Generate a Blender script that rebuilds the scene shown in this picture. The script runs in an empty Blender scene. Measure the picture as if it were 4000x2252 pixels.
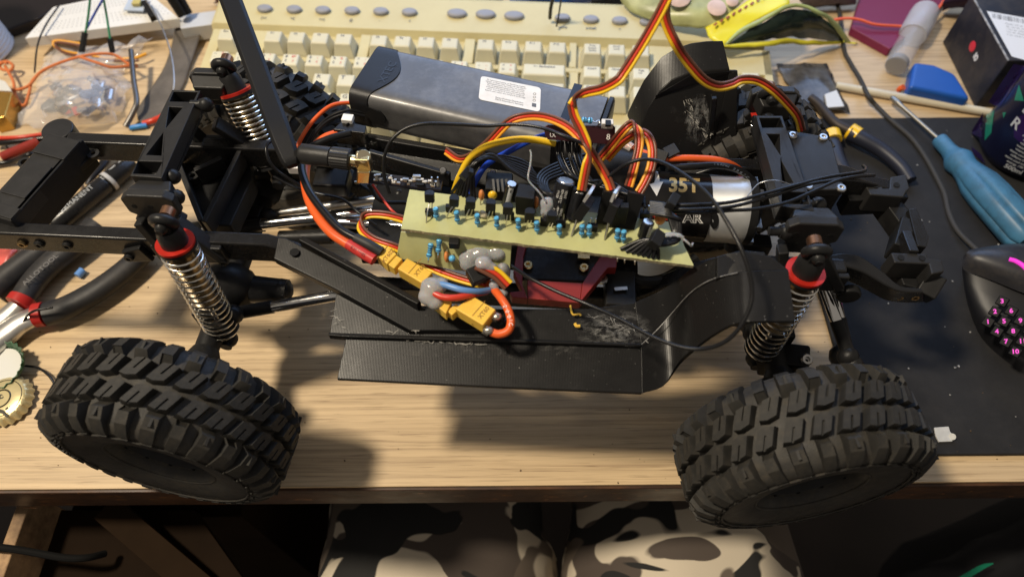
import bpy, math, random
from mathutils import Vector, Matrix
random.seed(7)
sc = bpy.context.scene
V = Vector
S = 0.001                       # everything below is written in millimetres
# ------------------------------------------------------------------ camera
F_PX, PITCH, CAM_H, ROLL = 2736.38, math.radians(57.4292), 395.54, math.radians(-0.45637)
cd = bpy.data.cameras.new('camera'); cam = bpy.data.objects.new('camera', cd); sc.collection.objects.link(cam)
cd.sensor_width = 36; cd.lens = F_PX / 4000 * 36
cd.clip_start = 0.01; cd.clip_end = 20
cam.location = (0, 0, CAM_H * S)
cam.rotation_mode = 'QUATERNION'
cam.rotation_quaternion = (Matrix.Rotation(math.pi / 2 - PITCH, 3, 'X') @ Matrix.Rotation(ROLL, 3, 'Z')).to_quaternion()
cd.dof.use_dof = True; cd.dof.focus_distance = 0.375; cd.dof.aperture_fstop = 7.0
sc.camera = cam
# ------------------------------------------------------------------ light
sc.view_settings.view_transform = 'Standard'; sc.view_settings.look = 'None'
sc.view_settings.exposure = 0.0; sc.view_settings.gamma = 1.0
w = bpy.data.worlds.new('World'); sc.world = w; w.use_nodes = True
w.node_tree.nodes['Background'].inputs['Color'].default_value = (1.0, 0.90, 0.79, 1)
w.node_tree.nodes['Background'].inputs['Strength'].default_value = 0.225
def area(name, loc, target, power, col, sx, sy=None, shape='DISK'):
    l = bpy.data.lights.new(name, 'AREA'); l.energy = power; l.color = col; l.shape = shape; l.size = sx
    if sy: l.size_y = sy
    o = bpy.data.objects.new(name, l); sc.collection.objects.link(o); o.location = loc
    o.rotation_mode = 'QUATERNION'; o.rotation_quaternion = (V(target) - V(loc)).to_track_quat('-Z', 'Y')
    return o
area('ceiling_lamp', (-0.82, 0.17, 1.62), (0, 0.22, 0), 35, (1.0, 0.87, 0.68), 0.20)
area('monitor_light', (0.12, 0.76, 0.40), (0.0, 0.15, 0.20), 3.6, (0.36, 0.57, 1.0), 0.80, 0.42, 'RECTANGLE')
sc.cycles.max_bounces = 8; sc.cycles.transparent_max_bounces = 12
# ------------------------------------------------------------------ photo pixel + height -> place on the desk
def ray(u, v):
    u -= 2000; v -= 1126
    c, s = math.cos(ROLL), math.sin(ROLL)
    u, v = u * c + v * s, -u * s + v * c
    return V((u / F_PX, math.cos(PITCH) - v / F_PX * math.sin(PITCH), -math.sin(PITCH) - v / F_PX * math.cos(PITCH)))
EYE = V((0, 0, CAM_H))
def P(u, v, z):
    d = ray(u, v); return EYE + d * ((z - CAM_H) / d.z)
def Q(*l): return [P(*p) for p in l]
def onplane(u, v, p0, n):
    d = ray(u, v); return EYE + d * ((p0 - EYE).dot(n) / d.dot(n))
# ------------------------------------------------------------------ mesh builder
def catmull(pts, k=6):
    if len(pts) < 3: return list(pts)
    p = [pts[0] * 2 - pts[1]] + list(pts) + [pts[-1] * 2 - pts[-2]]
    out = []
    for i in range(1, len(p) - 2):
        a, b, c, d = p[i - 1], p[i], p[i + 1], p[i + 2]
        for j in range(k):
            t = j / k
            out.append(0.5 * ((2 * b) + (c - a) * t + (2 * a - 5 * b + 4 * c - d) * t * t + (3 * b - a - 3 * c + d) * t ** 3))
    out.append(V(p[-2])); return out
def frame(d, up=V((0, 0, 1))):
    d = d.normalized()
    if abs(d.dot(up)) > 0.98: up = V((0, 1, 0))
    s = d.cross(up).normalized(); return d, s, s.cross(d).normalized()
def holed(outer, holes, d):
    """a flat plate with cut-outs: outer and hole outlines, thickness vector d"""
    from mathutils.geometry import tessellate_polygon
    loops = [outer] + holes; flat_ = [V(p) for l in loops for p in l]; d = V(d); n = len(flat_)
    tri = [tuple(t) for t in tessellate_polygon([[V(p) for p in l] for l in loops])]
    m = M(); fs = tri + [tuple(i + n for i in t[::-1]) for t in tri]; k = 0
    for l in loops:
        for i in range(len(l)): fs.append((k + i, k + (i + 1) % len(l), n + k + (i + 1) % len(l), n + k + i))
        k += len(l)
    return m.add(flat_ + [p + d for p in flat_], fs)
class M:
    def __init__(self): self.v = []; self.f = []; self.m = []; self.k = 0
    def mat(self, k): self.k = k; return self
    def add(self, vs, fs):
        n = len(self.v); self.v += [V(x) for x in vs]
        for f in fs: self.f.append(tuple(i + n for i in f)); self.m.append(self.k)
        return self
    def box(self, c, sx, sy, sz, R=None):
        R = R or Matrix.Identity(3); c = V(c)
        vs = [c + R @ V((x * sx / 2, y * sy / 2, z * sz / 2)) for x in (-1, 1) for y in (-1, 1) for z in (-1, 1)]
        return self.add(vs, [(0, 1, 3, 2), (4, 6, 7, 5), (0, 4, 5, 1), (2, 3, 7, 6), (0, 2, 6, 4), (1, 5, 7, 3)])
    def beam(self, a, b, w, h, up=V((0, 0, 1)), w2=None, h2=None):
        a, b = V(a), V(b); d, s, u = frame(b - a, up); w2 = w2 or w; h2 = h2 or h
        vs = []
        for p, ww, hh in ((a, w, h), (b, w2, h2)):
            vs += [p - s * ww / 2 - u * hh / 2, p + s * ww / 2 - u * hh / 2, p + s * ww / 2 + u * hh / 2, p - s * ww / 2 + u * hh / 2]
        return self.add(vs, [(3, 2, 1, 0), (4, 5, 6, 7), (0, 1, 5, 4), (1, 2, 6, 5), (2, 3, 7, 6), (3, 0, 4, 7)])
    def prism(self, pts, d, taper=1.0):
        pts = [V(p) for p in pts]; d = V(d); n = len(pts)
        c = sum(pts, V()) / n
        top = [c + (p - c) * taper + d for p in pts]
        return self.add(pts + top, [tuple(range(n))[::-1], tuple(range(n, 2 * n))] + [(i, (i + 1) % n, n + (i + 1) % n, n + i) for i in range(n)])
    def loft(self, rows, closed=False, cap=False):
        n = len(rows[0]); fs = []
        for i in range(len(rows) - 1):
            for j in range(n if closed else n - 1):
                fs.append((i * n + j, i * n + (j + 1) % n, (i + 1) * n + (j + 1) % n, (i + 1) * n + j))
        if cap: fs += [tuple(range(n))[::-1], tuple(range((len(rows) - 1) * n, len(rows) * n))]
        return self.add([p for r in rows for p in r], fs)
    def sheet(self, A, B, t):
        """a thin curved plate between the lines A and B with thickness vector t (a vector or one per column)"""
        n = len(A); rows = []
        for i in range(n):
            tt = t[i] if isinstance(t, list) else V(t)
            rows.append([A[i], B[i], B[i] + tt, A[i] + tt])
        return self.loft(rows, True, True)
    def tube(self, pts, r, n=10, k=6, r2=None, flat=1.0):
        pts = catmull([V(p) for p in pts], k); m = len(pts); rows = []
        d0, s, u = frame(pts[1] - pts[0])
        for i, p in enumerate(pts):
            d = (pts[min(i + 1, m - 1)] - pts[max(i - 1, 0)]).normalized()
            s = (s - d * s.dot(d)).normalized(); u = s.cross(d)
            rr = r if r2 is None else r + (r2 - r) * i / (m - 1)
            rows.append([p + (s * math.cos(a) + u * math.sin(a) * flat) * rr for a in (2 * math.pi * j / n for j in range(n))])
        return self.loft(rows, True, True)
    def lathe(self, o, ax, prof, n=24, cap=True, ph=0.0):
        o = V(o); d, s, u = frame(V(ax)); rows = []
        for r, h in prof:
            rows.append([o + d * h + (s * math.cos(a) + u * math.sin(a)) * r for a in (ph + 2 * math.pi * j / n for j in range(n))])
        return self.loft(rows, True, cap)
    def cyl(self, a, b, r, n=16, r2=None):
        a, b = V(a), V(b); return self.lathe(a, b - a, [(r, 0), (r if r2 is None else r2, (b - a).length)], n)
    def ball(self, c, r, n=12, sc_=(1, 1, 1)):
        c = V(c); rows = []
        for i in range(n // 2 + 1):
            t = math.pi * i / (n // 2); rr = max(math.sin(t), 0.01)
            rows.append([c + V((math.cos(2 * math.pi * j / n) * rr * sc_[0], math.sin(2 * math.pi * j / n) * rr * sc_[1], math.cos(t) * sc_[2])) * r for j in range(n)])
        return self.loft(rows, True, True)
    def coil(self, a, b, R, r, turns, n=6, seg=18):
        a, b = V(a), V(b); d, s, u = frame(b - a); L = (b - a).length; N = int(turns * seg)
        return self.tube([a + d * L * i / N + (s * math.cos(2 * math.pi * i / seg) + u * math.sin(2 * math.pi * i / seg)) * R for i in range(N + 1)], r, n, 1)
    def torus(self, c, ax, R, r, n=24, k=8, a0=0, a1=2 * math.pi):
        d, s, u = frame(V(ax)); rows = []; full = abs(a1 - a0 - 2 * math.pi) < 1e-6
        for i in range(n + 1):
            a = a0 + (a1 - a0) * i / n; e = s * math.cos(a) + u * math.sin(a)
            rows.append([V(c) + e * (R + r * math.cos(b)) + d * r * math.sin(b) for b in (2 * math.pi * j / k for j in range(k))])
        return self.loft(rows, True, not full)
ALL = []
def build(name, m, mats, parent=None, smooth=35, bevel=0, seg=2, base=None):
    me = bpy.data.meshes.new(name)
    if parent is not None: root = V(parent['o'])
    else:
        xs = [p.x for p in m.v]; ys = [p.y for p in m.v]; zs = [p.z for p in m.v]
        root = V(base) if base is not None else V(((min(xs) + max(xs)) / 2, (min(ys) + max(ys)) / 2, min(zs)))
    me.from_pydata([(p - root) * S for p in m.v], [], m.f)
    for k in (mats if isinstance(mats, (list, tuple)) else [mats]): me.materials.append(k)
    if max(m.m, default=0): me.polygons.foreach_set('material_index', m.m)
    import bmesh
    bm = bmesh.new(); bm.from_mesh(me); bmesh.ops.recalc_face_normals(bm, faces=bm.faces); bm.to_mesh(me); bm.free()
    if smooth:
        me.polygons.foreach_set('use_smooth', [True] * len(me.polygons)); me.set_sharp_from_angle(angle=math.radians(smooth))
    o = bpy.data.objects.new(name, me); sc.collection.objects.link(o)
    o['o'] = list(root)
    if parent is not None: o.parent = parent
    else: o.location = root * S
    if bevel:
        b = o.modifiers.new('edge', 'BEVEL'); b.width = bevel * S; b.segments = seg; b.limit_method = 'ANGLE'; b.angle_limit = math.radians(35); b.harden_normals = True
    ALL.append(o)
    return o
def tag(o, label=None, cat=None, group=None, kind=None):
    for k, x in (('label', label), ('category', cat), ('group', group), ('kind', kind)):
        if x: o[k] = x
    return o
def thing(name, label, cat, loc, group=None):
    o = bpy.data.objects.new(name, None); sc.collection.objects.link(o)
    o.location = V(loc) * S; o['o'] = list(loc); o.empty_display_size = 0.01
    return tag(o, label, cat, group)
def inst(src, parent, mat, name=None):
    c = src.copy(); sc.collection.objects.link(c); c.parent = parent; c.matrix_parent_inverse = Matrix.Identity(4); c.matrix_local = mat
    return c
# ------------------------------------------------------------------ lettering: flat glyph outlines mapped onto a surface
_tc = {}
def glyphs(s, bold=0.0, dense=False):
    if (s, bold, dense) in _tc: return _tc[(s, bold, dense)]
    cu = bpy.data.curves.new('t', 'FONT'); cu.body = s; cu.size = 1; cu.align_x = 'CENTER'; cu.align_y = 'CENTER'; cu.offset = bold; cu.resolution_u = 3
    o = bpy.data.objects.new('t', cu); sc.collection.objects.link(o)
    me = o.evaluated_get(bpy.context.evaluated_depsgraph_get()).to_mesh()
    if dense:
        import bmesh
        bm = bmesh.new(); bm.from_mesh(me); bmesh.ops.triangulate(bm, faces=bm.faces)
        for _ in range(3):
            es = [e for e in bm.edges if e.calc_length() > .14]
            if es: bmesh.ops.subdivide_edges(bm, edges=es, cuts=1); bmesh.ops.triangulate(bm, faces=[f for f in bm.faces if len(f.verts) > 3])
        bm.verts.index_update(); r = ([tuple(x.co[:2]) for x in bm.verts], [tuple(x.index for x in f.verts) for f in bm.faces]); bm.free()
    else: r = ([tuple(x.co[:2]) for x in me.vertices], [tuple(p.vertices) for p in me.polygons])
    o.to_mesh_clear(); bpy.data.objects.remove(o); bpy.data.curves.remove(cu)
    _tc[(s, bold, dense)] = r; return r
def text(m, s, fn, size, sx=1.0, bold=0.0, dense=False):
    """fn maps glyph plane coordinates (right, up) to a place"""
    vs, fs = glyphs(s, bold, dense); return m.add([fn(x * size * sx, y * size) for x, y in vs], fs)
def flatmap(c, ex, ey):
    c, ex, ey = V(c), V(ex), V(ey); return lambda x, y: c + ex * x + ey * y
# ------------------------------------------------------------------ materials
def mk(name, col, rough=0.5, metal=0.0, var=0.0, vs=60, bump=0.0, bs=600, dust=0.0, dcol=(0.28, 0.22, 0.15), coat=0.0, spec=0.5, trans=0.0, ior=1.45, rv=0.0, stretch=(1, 1, 1), emit=None, alpha=1.0, sss=0.0):
    m = bpy.data.materials.new(name); m.use_nodes = True; nt = m.node_tree; N = nt.nodes; L = nt.links
    b = N['Principled BSDF']
    b.inputs['Base Color'].default_value = (*col, 1); b.inputs['Roughness'].default_value = rough; b.inputs['Metallic'].default_value = metal
    b.inputs['Coat Weight'].default_value = coat; b.inputs['Coat Roughness'].default_value = 0.15; b.inputs['Specular IOR Level'].default_value = spec
    b.inputs['Transmission Weight'].default_value = trans; b.inputs['IOR'].default_value = ior; b.inputs['Alpha'].default_value = alpha
    if sss: b.inputs['Subsurface Weight'].default_value = sss; b.inputs['Subsurface Scale'].default_value = 0.003
    if emit: b.inputs['Emission Color'].default_value = (*emit[0], 1); b.inputs['Emission Strength'].default_value = emit[1]
    tc = N.new('ShaderNodeTexCoord'); mp = N.new('ShaderNodeMapping'); mp.inputs['Scale'].default_value = stretch
    L.new(tc.outputs['Object'], mp.inputs['Vector'])
    def noise(s, d=5, r=0.6):
        n = N.new('ShaderNodeTexNoise'); n.inputs['Scale'].default_value = s; n.inputs['Detail'].default_value = d; n.inputs['Roughness'].default_value = r
        L.new(mp.outputs['Vector'], n.inputs['Vector']); return n
    def ramp(n, a, c):
        r = N.new('ShaderNodeMapRange'); r.inputs['From Min'].default_value = a; r.inputs['From Max'].default_value = c; L.new(n.outputs['Fac'], r.inputs['Value']); return r.outputs['Result']
    out = None
    if var:
        n = noise(vs); mx = N.new('ShaderNodeMix'); mx.data_type = 'RGBA'
        mx.inputs['A'].default_value = (*[c * (1 - var) for c in col], 1); mx.inputs['B'].default_value = (*[min(c * (1 + var), 1) for c in col], 1)
        L.new(ramp(n, 0.3, 0.7), mx.inputs['Factor']); out = mx.outputs['Result']
    if dust:
        n = noise(vs * 2.3, 8, 0.72); mx = N.new('ShaderNodeMix'); mx.data_type = 'RGBA'
        mx.inputs['A'].default_value = (*col, 1); mx.inputs['B'].default_value = (*dcol, 1)
        if out: L.new(out, mx.inputs['A'])
        mu = N.new('ShaderNodeMath'); mu.operation = 'MULTIPLY'; mu.inputs[1].default_value = dust; L.new(ramp(n, 0.45, 0.75), mu.inputs[0]); L.new(mu.outputs[0], mx.inputs['Factor']); out = mx.outputs['Result']
    if out: L.new(out, b.inputs['Base Color'])
    if rv:
        n = noise(vs * 1.7, 6, 0.7); r = N.new('ShaderNodeMapRange'); r.inputs['From Min'].default_value = 0.3; r.inputs['From Max'].default_value = 0.7
        r.inputs['To Min'].default_value = max(rough - rv, 0.03); r.inputs['To Max'].default_value = min(rough + rv, 1); L.new(n.outputs['Fac'], r.inputs['Value']); L.new(r.outputs['Result'], b.inputs['Roughness'])
    if bump:
        n = noise(bs, 4); bp = N.new('ShaderNodeBump'); bp.inputs['Strength'].default_value = bump; bp.inputs['Distance'].default_value = 0.0006
        L.new(n.outputs['Fac'], bp.inputs['Height']); L.new(bp.outputs['Normal'], b.inputs['Normal'])
    return m
def mk_printed(name, axis, col=(0.0100, 0.0096, 0.0096)):
    """3-D printed plastic: fine layer lines, pale scuffs, dust specks"""
    m = mk(name, col, 0.35, rv=0.06, vs=40, spec=0.30); N = m.node_tree.nodes; L = m.node_tree.links; b = N['Principled BSDF']
    tc = [n for n in N if n.type == 'TEX_COORD'][0]
    wv = N.new('ShaderNodeTexWave'); wv.wave_type = 'BANDS'; wv.bands_direction = axis; wv.inputs['Scale'].default_value = 420; wv.inputs['Distortion'].default_value = 0.6; wv.inputs['Detail'].default_value = 1
    L.new(tc.outputs['Object'], wv.inputs['Vector'])
    bp = N.new('ShaderNodeBump'); bp.inputs['Strength'].default_value = 0.14; bp.inputs['Distance'].default_value = 0.00012
    L.new(wv.outputs['Fac'], bp.inputs['Height']); L.new(bp.outputs['Normal'], b.inputs['Normal'])
    n1 = N.new('ShaderNodeTexNoise'); n1.inputs['Scale'].default_value = 900; n1.inputs['Detail'].default_value = 2; L.new(tc.outputs['Object'], n1.inputs['Vector'])
    n2 = N.new('ShaderNodeTexNoise'); n2.inputs['Scale'].default_value = 22; n2.inputs['Detail'].default_value = 6; n2.inputs['Roughness'].default_value = 0.75; L.new(tc.outputs['Object'], n2.inputs['Vector'])
    r1 = N.new('ShaderNodeMapRange'); r1.inputs['From Min'].default_value = 0.73; r1.inputs['From Max'].default_value = 0.80; L.new(n1.outputs['Fac'], r1.inputs['Value'])
    r2 = N.new('ShaderNodeMapRange'); r2.inputs['From Min'].default_value = 0.62; r2.inputs['From Max'].default_value = 0.8; L.new(n2.outputs['Fac'], r2.inputs['Value'])
    ad = N.new('ShaderNodeMath'); ad.operation = 'MULTIPLY_ADD'; ad.inputs[1].default_value = 0.10; L.new(r2.outputs['Result'], ad.inputs[0]); L.new(r1.outputs['Result'], ad.inputs[2]); ad.use_clamp = True
    mx = N.new('ShaderNodeMix'); mx.data_type = 'RGBA'; mx.inputs['A'].default_value = (*col, 1); mx.inputs['B'].default_value = (0.30, 0.29, 0.27, 1)
    L.new(ad.outputs[0], mx.inputs['Factor']); L.new(mx.outputs['Result'], b.inputs['Base Color'])
    return m
def mk_smudge(name, col, lo, hi, amount, stretch=(1, 1, 1)):
    """powdery wear: opaque only where the noise is high, dying out towards the rim of the patch"""
    m = mk(name, col, 0.7, var=.3, vs=300); N = m.node_tree.nodes; L = m.node_tree.links; b = N['Principled BSDF']
    tc = [n for n in N if n.type == 'TEX_COORD'][0]
    mp = N.new('ShaderNodeMapping'); mp.inputs['Location'].default_value = (-.5, -.5, -.5); L.new(tc.outputs['Generated'], mp.inputs['Vector'])
    sp = N.new('ShaderNodeSeparateXYZ'); L.new(mp.outputs['Vector'], sp.inputs['Vector'])
    cb = N.new('ShaderNodeCombineXYZ'); L.new(sp.outputs['X'], cb.inputs['X']); L.new(sp.outputs['Y'], cb.inputs['Y'])
    ln = N.new('ShaderNodeVectorMath'); ln.operation = 'LENGTH'; L.new(cb.outputs['Vector'], ln.inputs[0])
    fo = N.new('ShaderNodeMapRange'); fo.inputs['From Min'].default_value = .5; fo.inputs['From Max'].default_value = .08; L.new(ln.outputs['Value'], fo.inputs['Value'])
    m2 = N.new('ShaderNodeMapping'); m2.inputs['Scale'].default_value = stretch; L.new(tc.outputs['Object'], m2.inputs['Vector'])
    n = N.new('ShaderNodeTexNoise'); n.inputs['Scale'].default_value = 160; n.inputs['Detail'].default_value = 9; n.inputs['Roughness'].default_value = .75; n.inputs['Distortion'].default_value = .6; L.new(m2.outputs['Vector'], n.inputs['Vector'])
    r = N.new('ShaderNodeMapRange'); r.inputs['From Min'].default_value = lo; r.inputs['From Max'].default_value = hi; L.new(n.outputs['Fac'], r.inputs['Value'])
    a = N.new('ShaderNodeMath'); a.operation = 'MULTIPLY'; L.new(r.outputs['Result'], a.inputs[0]); L.new(fo.outputs['Result'], a.inputs[1])
    a2 = N.new('ShaderNodeMath'); a2.operation = 'MULTIPLY'; a2.inputs[1].default_value = amount; L.new(a.outputs[0], a2.inputs[0]); L.new(a2.outputs[0], b.inputs['Alpha'])
    return m
def mk_wood(name, light, dark, rough, sx=1.0, streak=1.0):
    m = mk(name, light, rough); N = m.node_tree.nodes; L = m.node_tree.links; b = N['Principled BSDF']
    tc = [n for n in N if n.type == 'TEX_COORD'][0]
    def nz(scl, s, d=4, r=0.6, w_=0.0):
        mp = N.new('ShaderNodeMapping'); mp.inputs['Scale'].default_value = scl; mp.inputs['Location'].default_value = (w_, w_ * 2, 0); L.new(tc.outputs['Object'], mp.inputs['Vector'])
        n = N.new('ShaderNodeTexNoise'); n.inputs['Scale'].default_value = s; n.inputs['Detail'].default_value = d; n.inputs['Roughness'].default_value = r; n.inputs['Distortion'].default_value = 0.25
        L.new(mp.outputs['Vector'], n.inputs['Vector']); return n.outputs['Fac']
    def rg(x, a, c, o=1.0):
        r = N.new('ShaderNodeMapRange'); r.inputs['From Min'].default_value = a; r.inputs['From Max'].default_value = c; r.inputs['To Max'].default_value = o; L.new(x, r.inputs['Value']); return r.outputs['Result']
    broad = rg(nz((1.6 * sx, 70, 1), 1.0, 5, 0.65), 0.36, 0.66)
    fine = rg(nz((7 * sx, 420, 1), 1.0, 4, 0.7, 3.1), 0.47, 0.70)
    pores = rg(nz((38 * sx, 1100, 1), 1.0, 2, 0.5, 7.7), 0.60, 0.70)
    mx = N.new('ShaderNodeMix'); mx.data_type = 'RGBA'; mx.inputs['A'].default_value = (*light, 1); mx.inputs['B'].default_value = (*[l * 0.62 + d * 0.38 for l, d in zip(light, dark)], 1); L.new(broad, mx.inputs['Factor'])
    a1 = N.new('ShaderNodeMath'); a1.operation = 'MULTIPLY_ADD'; a1.inputs[1].default_value = 0.45 * streak; L.new(fine, a1.inputs[0])
    a0 = N.new('ShaderNodeMath'); a0.operation = 'MULTIPLY'; a0.inputs[1].default_value = 0.35 * streak; L.new(pores, a0.inputs[0]); L.new(a0.outputs[0], a1.inputs[2])
    mx2 = N.new('ShaderNodeMix'); mx2.data_type = 'RGBA'; mx2.inputs['B'].default_value = (*dark, 1); L.new(mx.outputs['Result'], mx2.inputs['A']); L.new(a1.outputs[0], mx2.inputs['Factor'])
    L.new(mx2.outputs['Result'], b.inputs['Base Color'])
    bp = N.new('ShaderNodeBump'); bp.inputs['Strength'].default_value = 0.12; bp.inputs['Distance'].default_value = 0.0003; L.new(fine, bp.inputs['Height']); L.new(bp.outputs['Normal'], b.inputs['Normal'])
    return m
WOOD = mk_wood('oak_laminate', (0.66, 0.49, 0.285), (0.20, 0.125, 0.066), 0.45, 1.0, 1.3)
EDGE = mk('dark_edge_board', (0.045, 0.022, 0.013), 0.45, var=0.5, vs=25, dust=0.55, dcol=(0.20, 0.085, 0.03), stretch=(0.5, 1, 1), rv=0.15)
BLK = mk('black_nylon', (0.013, 0.013, 0.0135), 0.40, rv=0.10, vs=90, bump=0.15, bs=1500, dust=0.06, dcol=(0.10, 0.095, 0.09), spec=0.28)
BLKM = mk('black_moulded_matt', (0.020, 0.0195, 0.0195), 0.40, rv=0.08, vs=60, bump=0.2, bs=2200, dust=0.07, dcol=(0.10, 0.095, 0.09), spec=0.34)
GLOSSB = mk('black_painted_steel', (0.013, 0.0125, 0.0125), 0.27, rv=0.08, vs=70, spec=0.4)
RUB = mk('tyre_rubber', (0.036, 0.034, 0.031), 0.58, var=0.25, vs=80, dust=0.5, dcol=(0.085, 0.068, 0.045), bump=0.35, bs=1300, rv=0.1, spec=.35)
LUGM = mk('tread_rubber', (0.027, 0.0258, 0.0235), 0.62, spec=.3, var=0.25, vs=70, dust=0.3, dcol=(0.10, 0.082, 0.058), bump=0.3, bs=1500)
PRX = mk_printed('printed_plastic_upright_lines', 'X')
PRZ = mk_printed('printed_plastic_layers', 'Z')
CHROME = mk('polished_steel', (0.78, 0.77, 0.75), 0.13, 1.0, rv=0.06, vs=80)
STEEL = mk('brushed_steel', (0.55, 0.54, 0.52), 0.34, 1.0, rv=0.1, vs=120)
BRONZE = mk('dark_bronze_damper', (0.20, 0.145, 0.075), 0.26, 0.95)
COPPER = mk('copper_spacer', (0.36, 0.19, 0.11), 0.35, 1.0)
REDA = mk('red_anodised', (0.62, 0.030, 0.018), 0.32, 0.45)
REDP = mk('red_printed', (0.22, 0.016, 0.012), 0.5, bump=0.25, bs=1800)
GOLD = mk('gold_plating', (0.90, 0.70, 0.36), 0.25, 1.0)
XT = mk('amber_nylon', (0.80, 0.50, 0.075), 0.40, var=0.10, vs=60, dust=0.2, dcol=(0.40, 0.22, 0.04), sss=0.1, spec=.35)
XTD = mk('amber_moulding_shadow', (0.30, 0.15, 0.02), 0.6)
PCBM = mk('bare_fibreglass', (0.46, 0.465, 0.215), 0.36, var=0.16, vs=45, dust=0.35, dcol=(0.42, 0.42, 0.25), coat=0.25, bump=0.1, bs=900)
PCBE = mk('sawn_fibreglass_edge', (0.42, 0.36, 0.22), 0.85, var=0.5, vs=500, bump=0.8, bs=900)
RESB = mk('blue_resistor_lacquer', (0.12, 0.47, 0.80), 0.25, coat=0.4)
RESD = mk('resistor_band_dark', (0.015, 0.02, 0.06), 0.3)
LEAD = mk('tinned_lead', (0.66, 0.63, 0.58), 0.3, 1.0)
CHIP = mk('epoxy_black', (0.009, 0.009, 0.0095), 0.45, bump=0.2, bs=2500, rv=0.1, vs=200, spec=.3)
CERO = mk('orange_ceramic', (0.62, 0.22, 0.06), 0.4)
TANT = mk('yellow_tantalum', (0.86, 0.52, 0.02), 0.3, coat=0.3)
WHT = mk('white_print', (0.82, 0.81, 0.78), 0.5)
GREYP = mk('grey_print', (0.10, 0.10, 0.10), 0.5)
GLUE = mk('hot_glue', (0.50, 0.51, 0.54), 0.16, trans=0.42, ior=1.4, sss=0.25, var=0.1, vs=120, bump=0.3, bs=200)
WBLK = mk('black_wire_insulation', (0.008, 0.008, 0.009), 0.30, rv=0.06, vs=60, spec=.38)
WORG = mk('orange_silicone', (0.74, 0.115, 0.022), 0.36, var=0.1, vs=40)
WRED = mk('red_wire', (0.58, 0.045, 0.02), 0.32)
WREDS = mk('red_heatshrink', (0.50, 0.035, 0.03), 0.4)
WYEL = mk('yellow_wire', (0.84, 0.53, 0.02), 0.34)
WAMB = mk('amber_wire', (0.80, 0.37, 0.03), 0.34)
WBRN = mk('brown_wire', (0.15, 0.055, 0.03), 0.34)
WBLU = mk('blue_wire', (0.012, 0.06, 0.50), 0.34)
WLBL = mk('light_blue_wire', (0.13, 0.28, 0.58), 0.36)
# ================================================================== the desk
def struct(o): o['kind'] = 'structure'; return o
m = M().box((0, 0, -740), 5000, 5000, 20)
struct(build('floor', m, mk('dark_floor', (0.03, 0.022, 0.018), 0.6, var=0.3, vs=5), smooth=0))
desk = thing('desk', 'light oak laminate desk with a scratched dark brown front edge', 'desk', (0, 500, 0))
ed = 119.0
m = M().box((0, ed + 1 + 400, -1.0), 1700, 800, 2.0); build('desk_top', m, WOOD, desk, 0, 0.4)
m = M().box((0, ed + 8 + 392, -13.2), 1700, 778, 22); build('core_board', m, mk('chipboard', (0.12, 0.07, 0.035), 0.8), desk, 0)
m = M().box((0, ed + 2.2, -15.2), 1700, 5.6, 26); build('front_edge_board', m, EDGE, desk, 0, 0.6)
chips = M()
random.seed(11)
for i in range(46):                                                   # chipped places where pale wood shows through the stain
    x = random.uniform(-330, 330); z = random.uniform(-26, -3.5); L_ = random.uniform(2, 9); h = random.uniform(0.5, 1.6)
    n = 9; pts = [V((x + L_ / 2 * math.cos(a) * random.uniform(.6, 1.2), ed - 0.62, z + h * math.sin(a) * random.uniform(.5, 1.3))) for a in [2 * math.pi * j / n for j in range(n)]]
    chips.prism(pts, (0, 0.5, 0))
for u, v, L_, h in ((430, 1938, 16, 4.5), (470, 1950, 9, 3), (1185, 1950, 12, 5), (2410, 1925, 7, 3), (2285, 1938, 3, 2.4), (2500, 1935, 4, 2), (120, 1983, 9, 1.4), (180, 1945, 14, .8), (3010, 1930, 6, 1.6)):
    c = onplane(u, v, V((0, ed - .62, 0)), V((0, 1, 0))); n = 13
    chips.prism([c + V((L_ / 2 * math.cos(a) * random.uniform(.6, 1.2), 0, h / 2 * math.sin(a) * random.uniform(.5, 1.3))) for a in [2 * math.pi * j / n for j in range(n)]], (0, .4, 0))
tag(build('edge_chip', chips, mk('bare_wood_chip', (0.16, 0.065, 0.02), 0.4, var=0.9, vs=300), desk, 0), kind='stuff')
# cabinet under the left side of the desk
cab = thing('under_desk_cabinet', 'brown wooden cabinet with worn pale edges under the left end of the desk', 'cabinet', (-300, 200, -730))
BRN = mk_wood('brown_stained_board', (0.042, 0.023, 0.013), (0.016, 0.009, 0.006), 0.5)
WORN = mk('worn_pale_edge', (0.30, 0.19, 0.10), 0.7, var=0.7, vs=40, dust=0.95, dcol=(0.1, 0.05, 0.03))
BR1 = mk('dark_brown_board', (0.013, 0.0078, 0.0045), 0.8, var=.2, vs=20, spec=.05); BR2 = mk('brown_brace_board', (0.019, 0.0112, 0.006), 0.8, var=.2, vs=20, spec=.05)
a_, b_ = P(78, 2000, -45), P(-30, 2300, -45)
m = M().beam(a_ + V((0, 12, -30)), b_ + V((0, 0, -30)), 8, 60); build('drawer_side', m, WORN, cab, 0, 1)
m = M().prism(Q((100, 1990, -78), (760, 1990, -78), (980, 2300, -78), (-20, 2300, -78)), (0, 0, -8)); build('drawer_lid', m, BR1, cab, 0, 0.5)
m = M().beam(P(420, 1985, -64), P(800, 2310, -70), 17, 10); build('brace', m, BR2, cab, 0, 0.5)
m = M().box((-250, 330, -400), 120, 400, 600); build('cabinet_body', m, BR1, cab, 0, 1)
m = M().tube(Q((-160, 2120, -36), (0, 2136, -38), (100, 2150, -42), (250, 2176, -50), (340, 2176, -56), (410, 2160, -66)), 2.2); o = build('hanging_power_lead', m, mk('matt_black_cord', (.008, .008, .008), .8, spec=.15))
tag(o, 'thick black cord hanging in front of the brown cabinet below the desk', 'cord')
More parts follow.
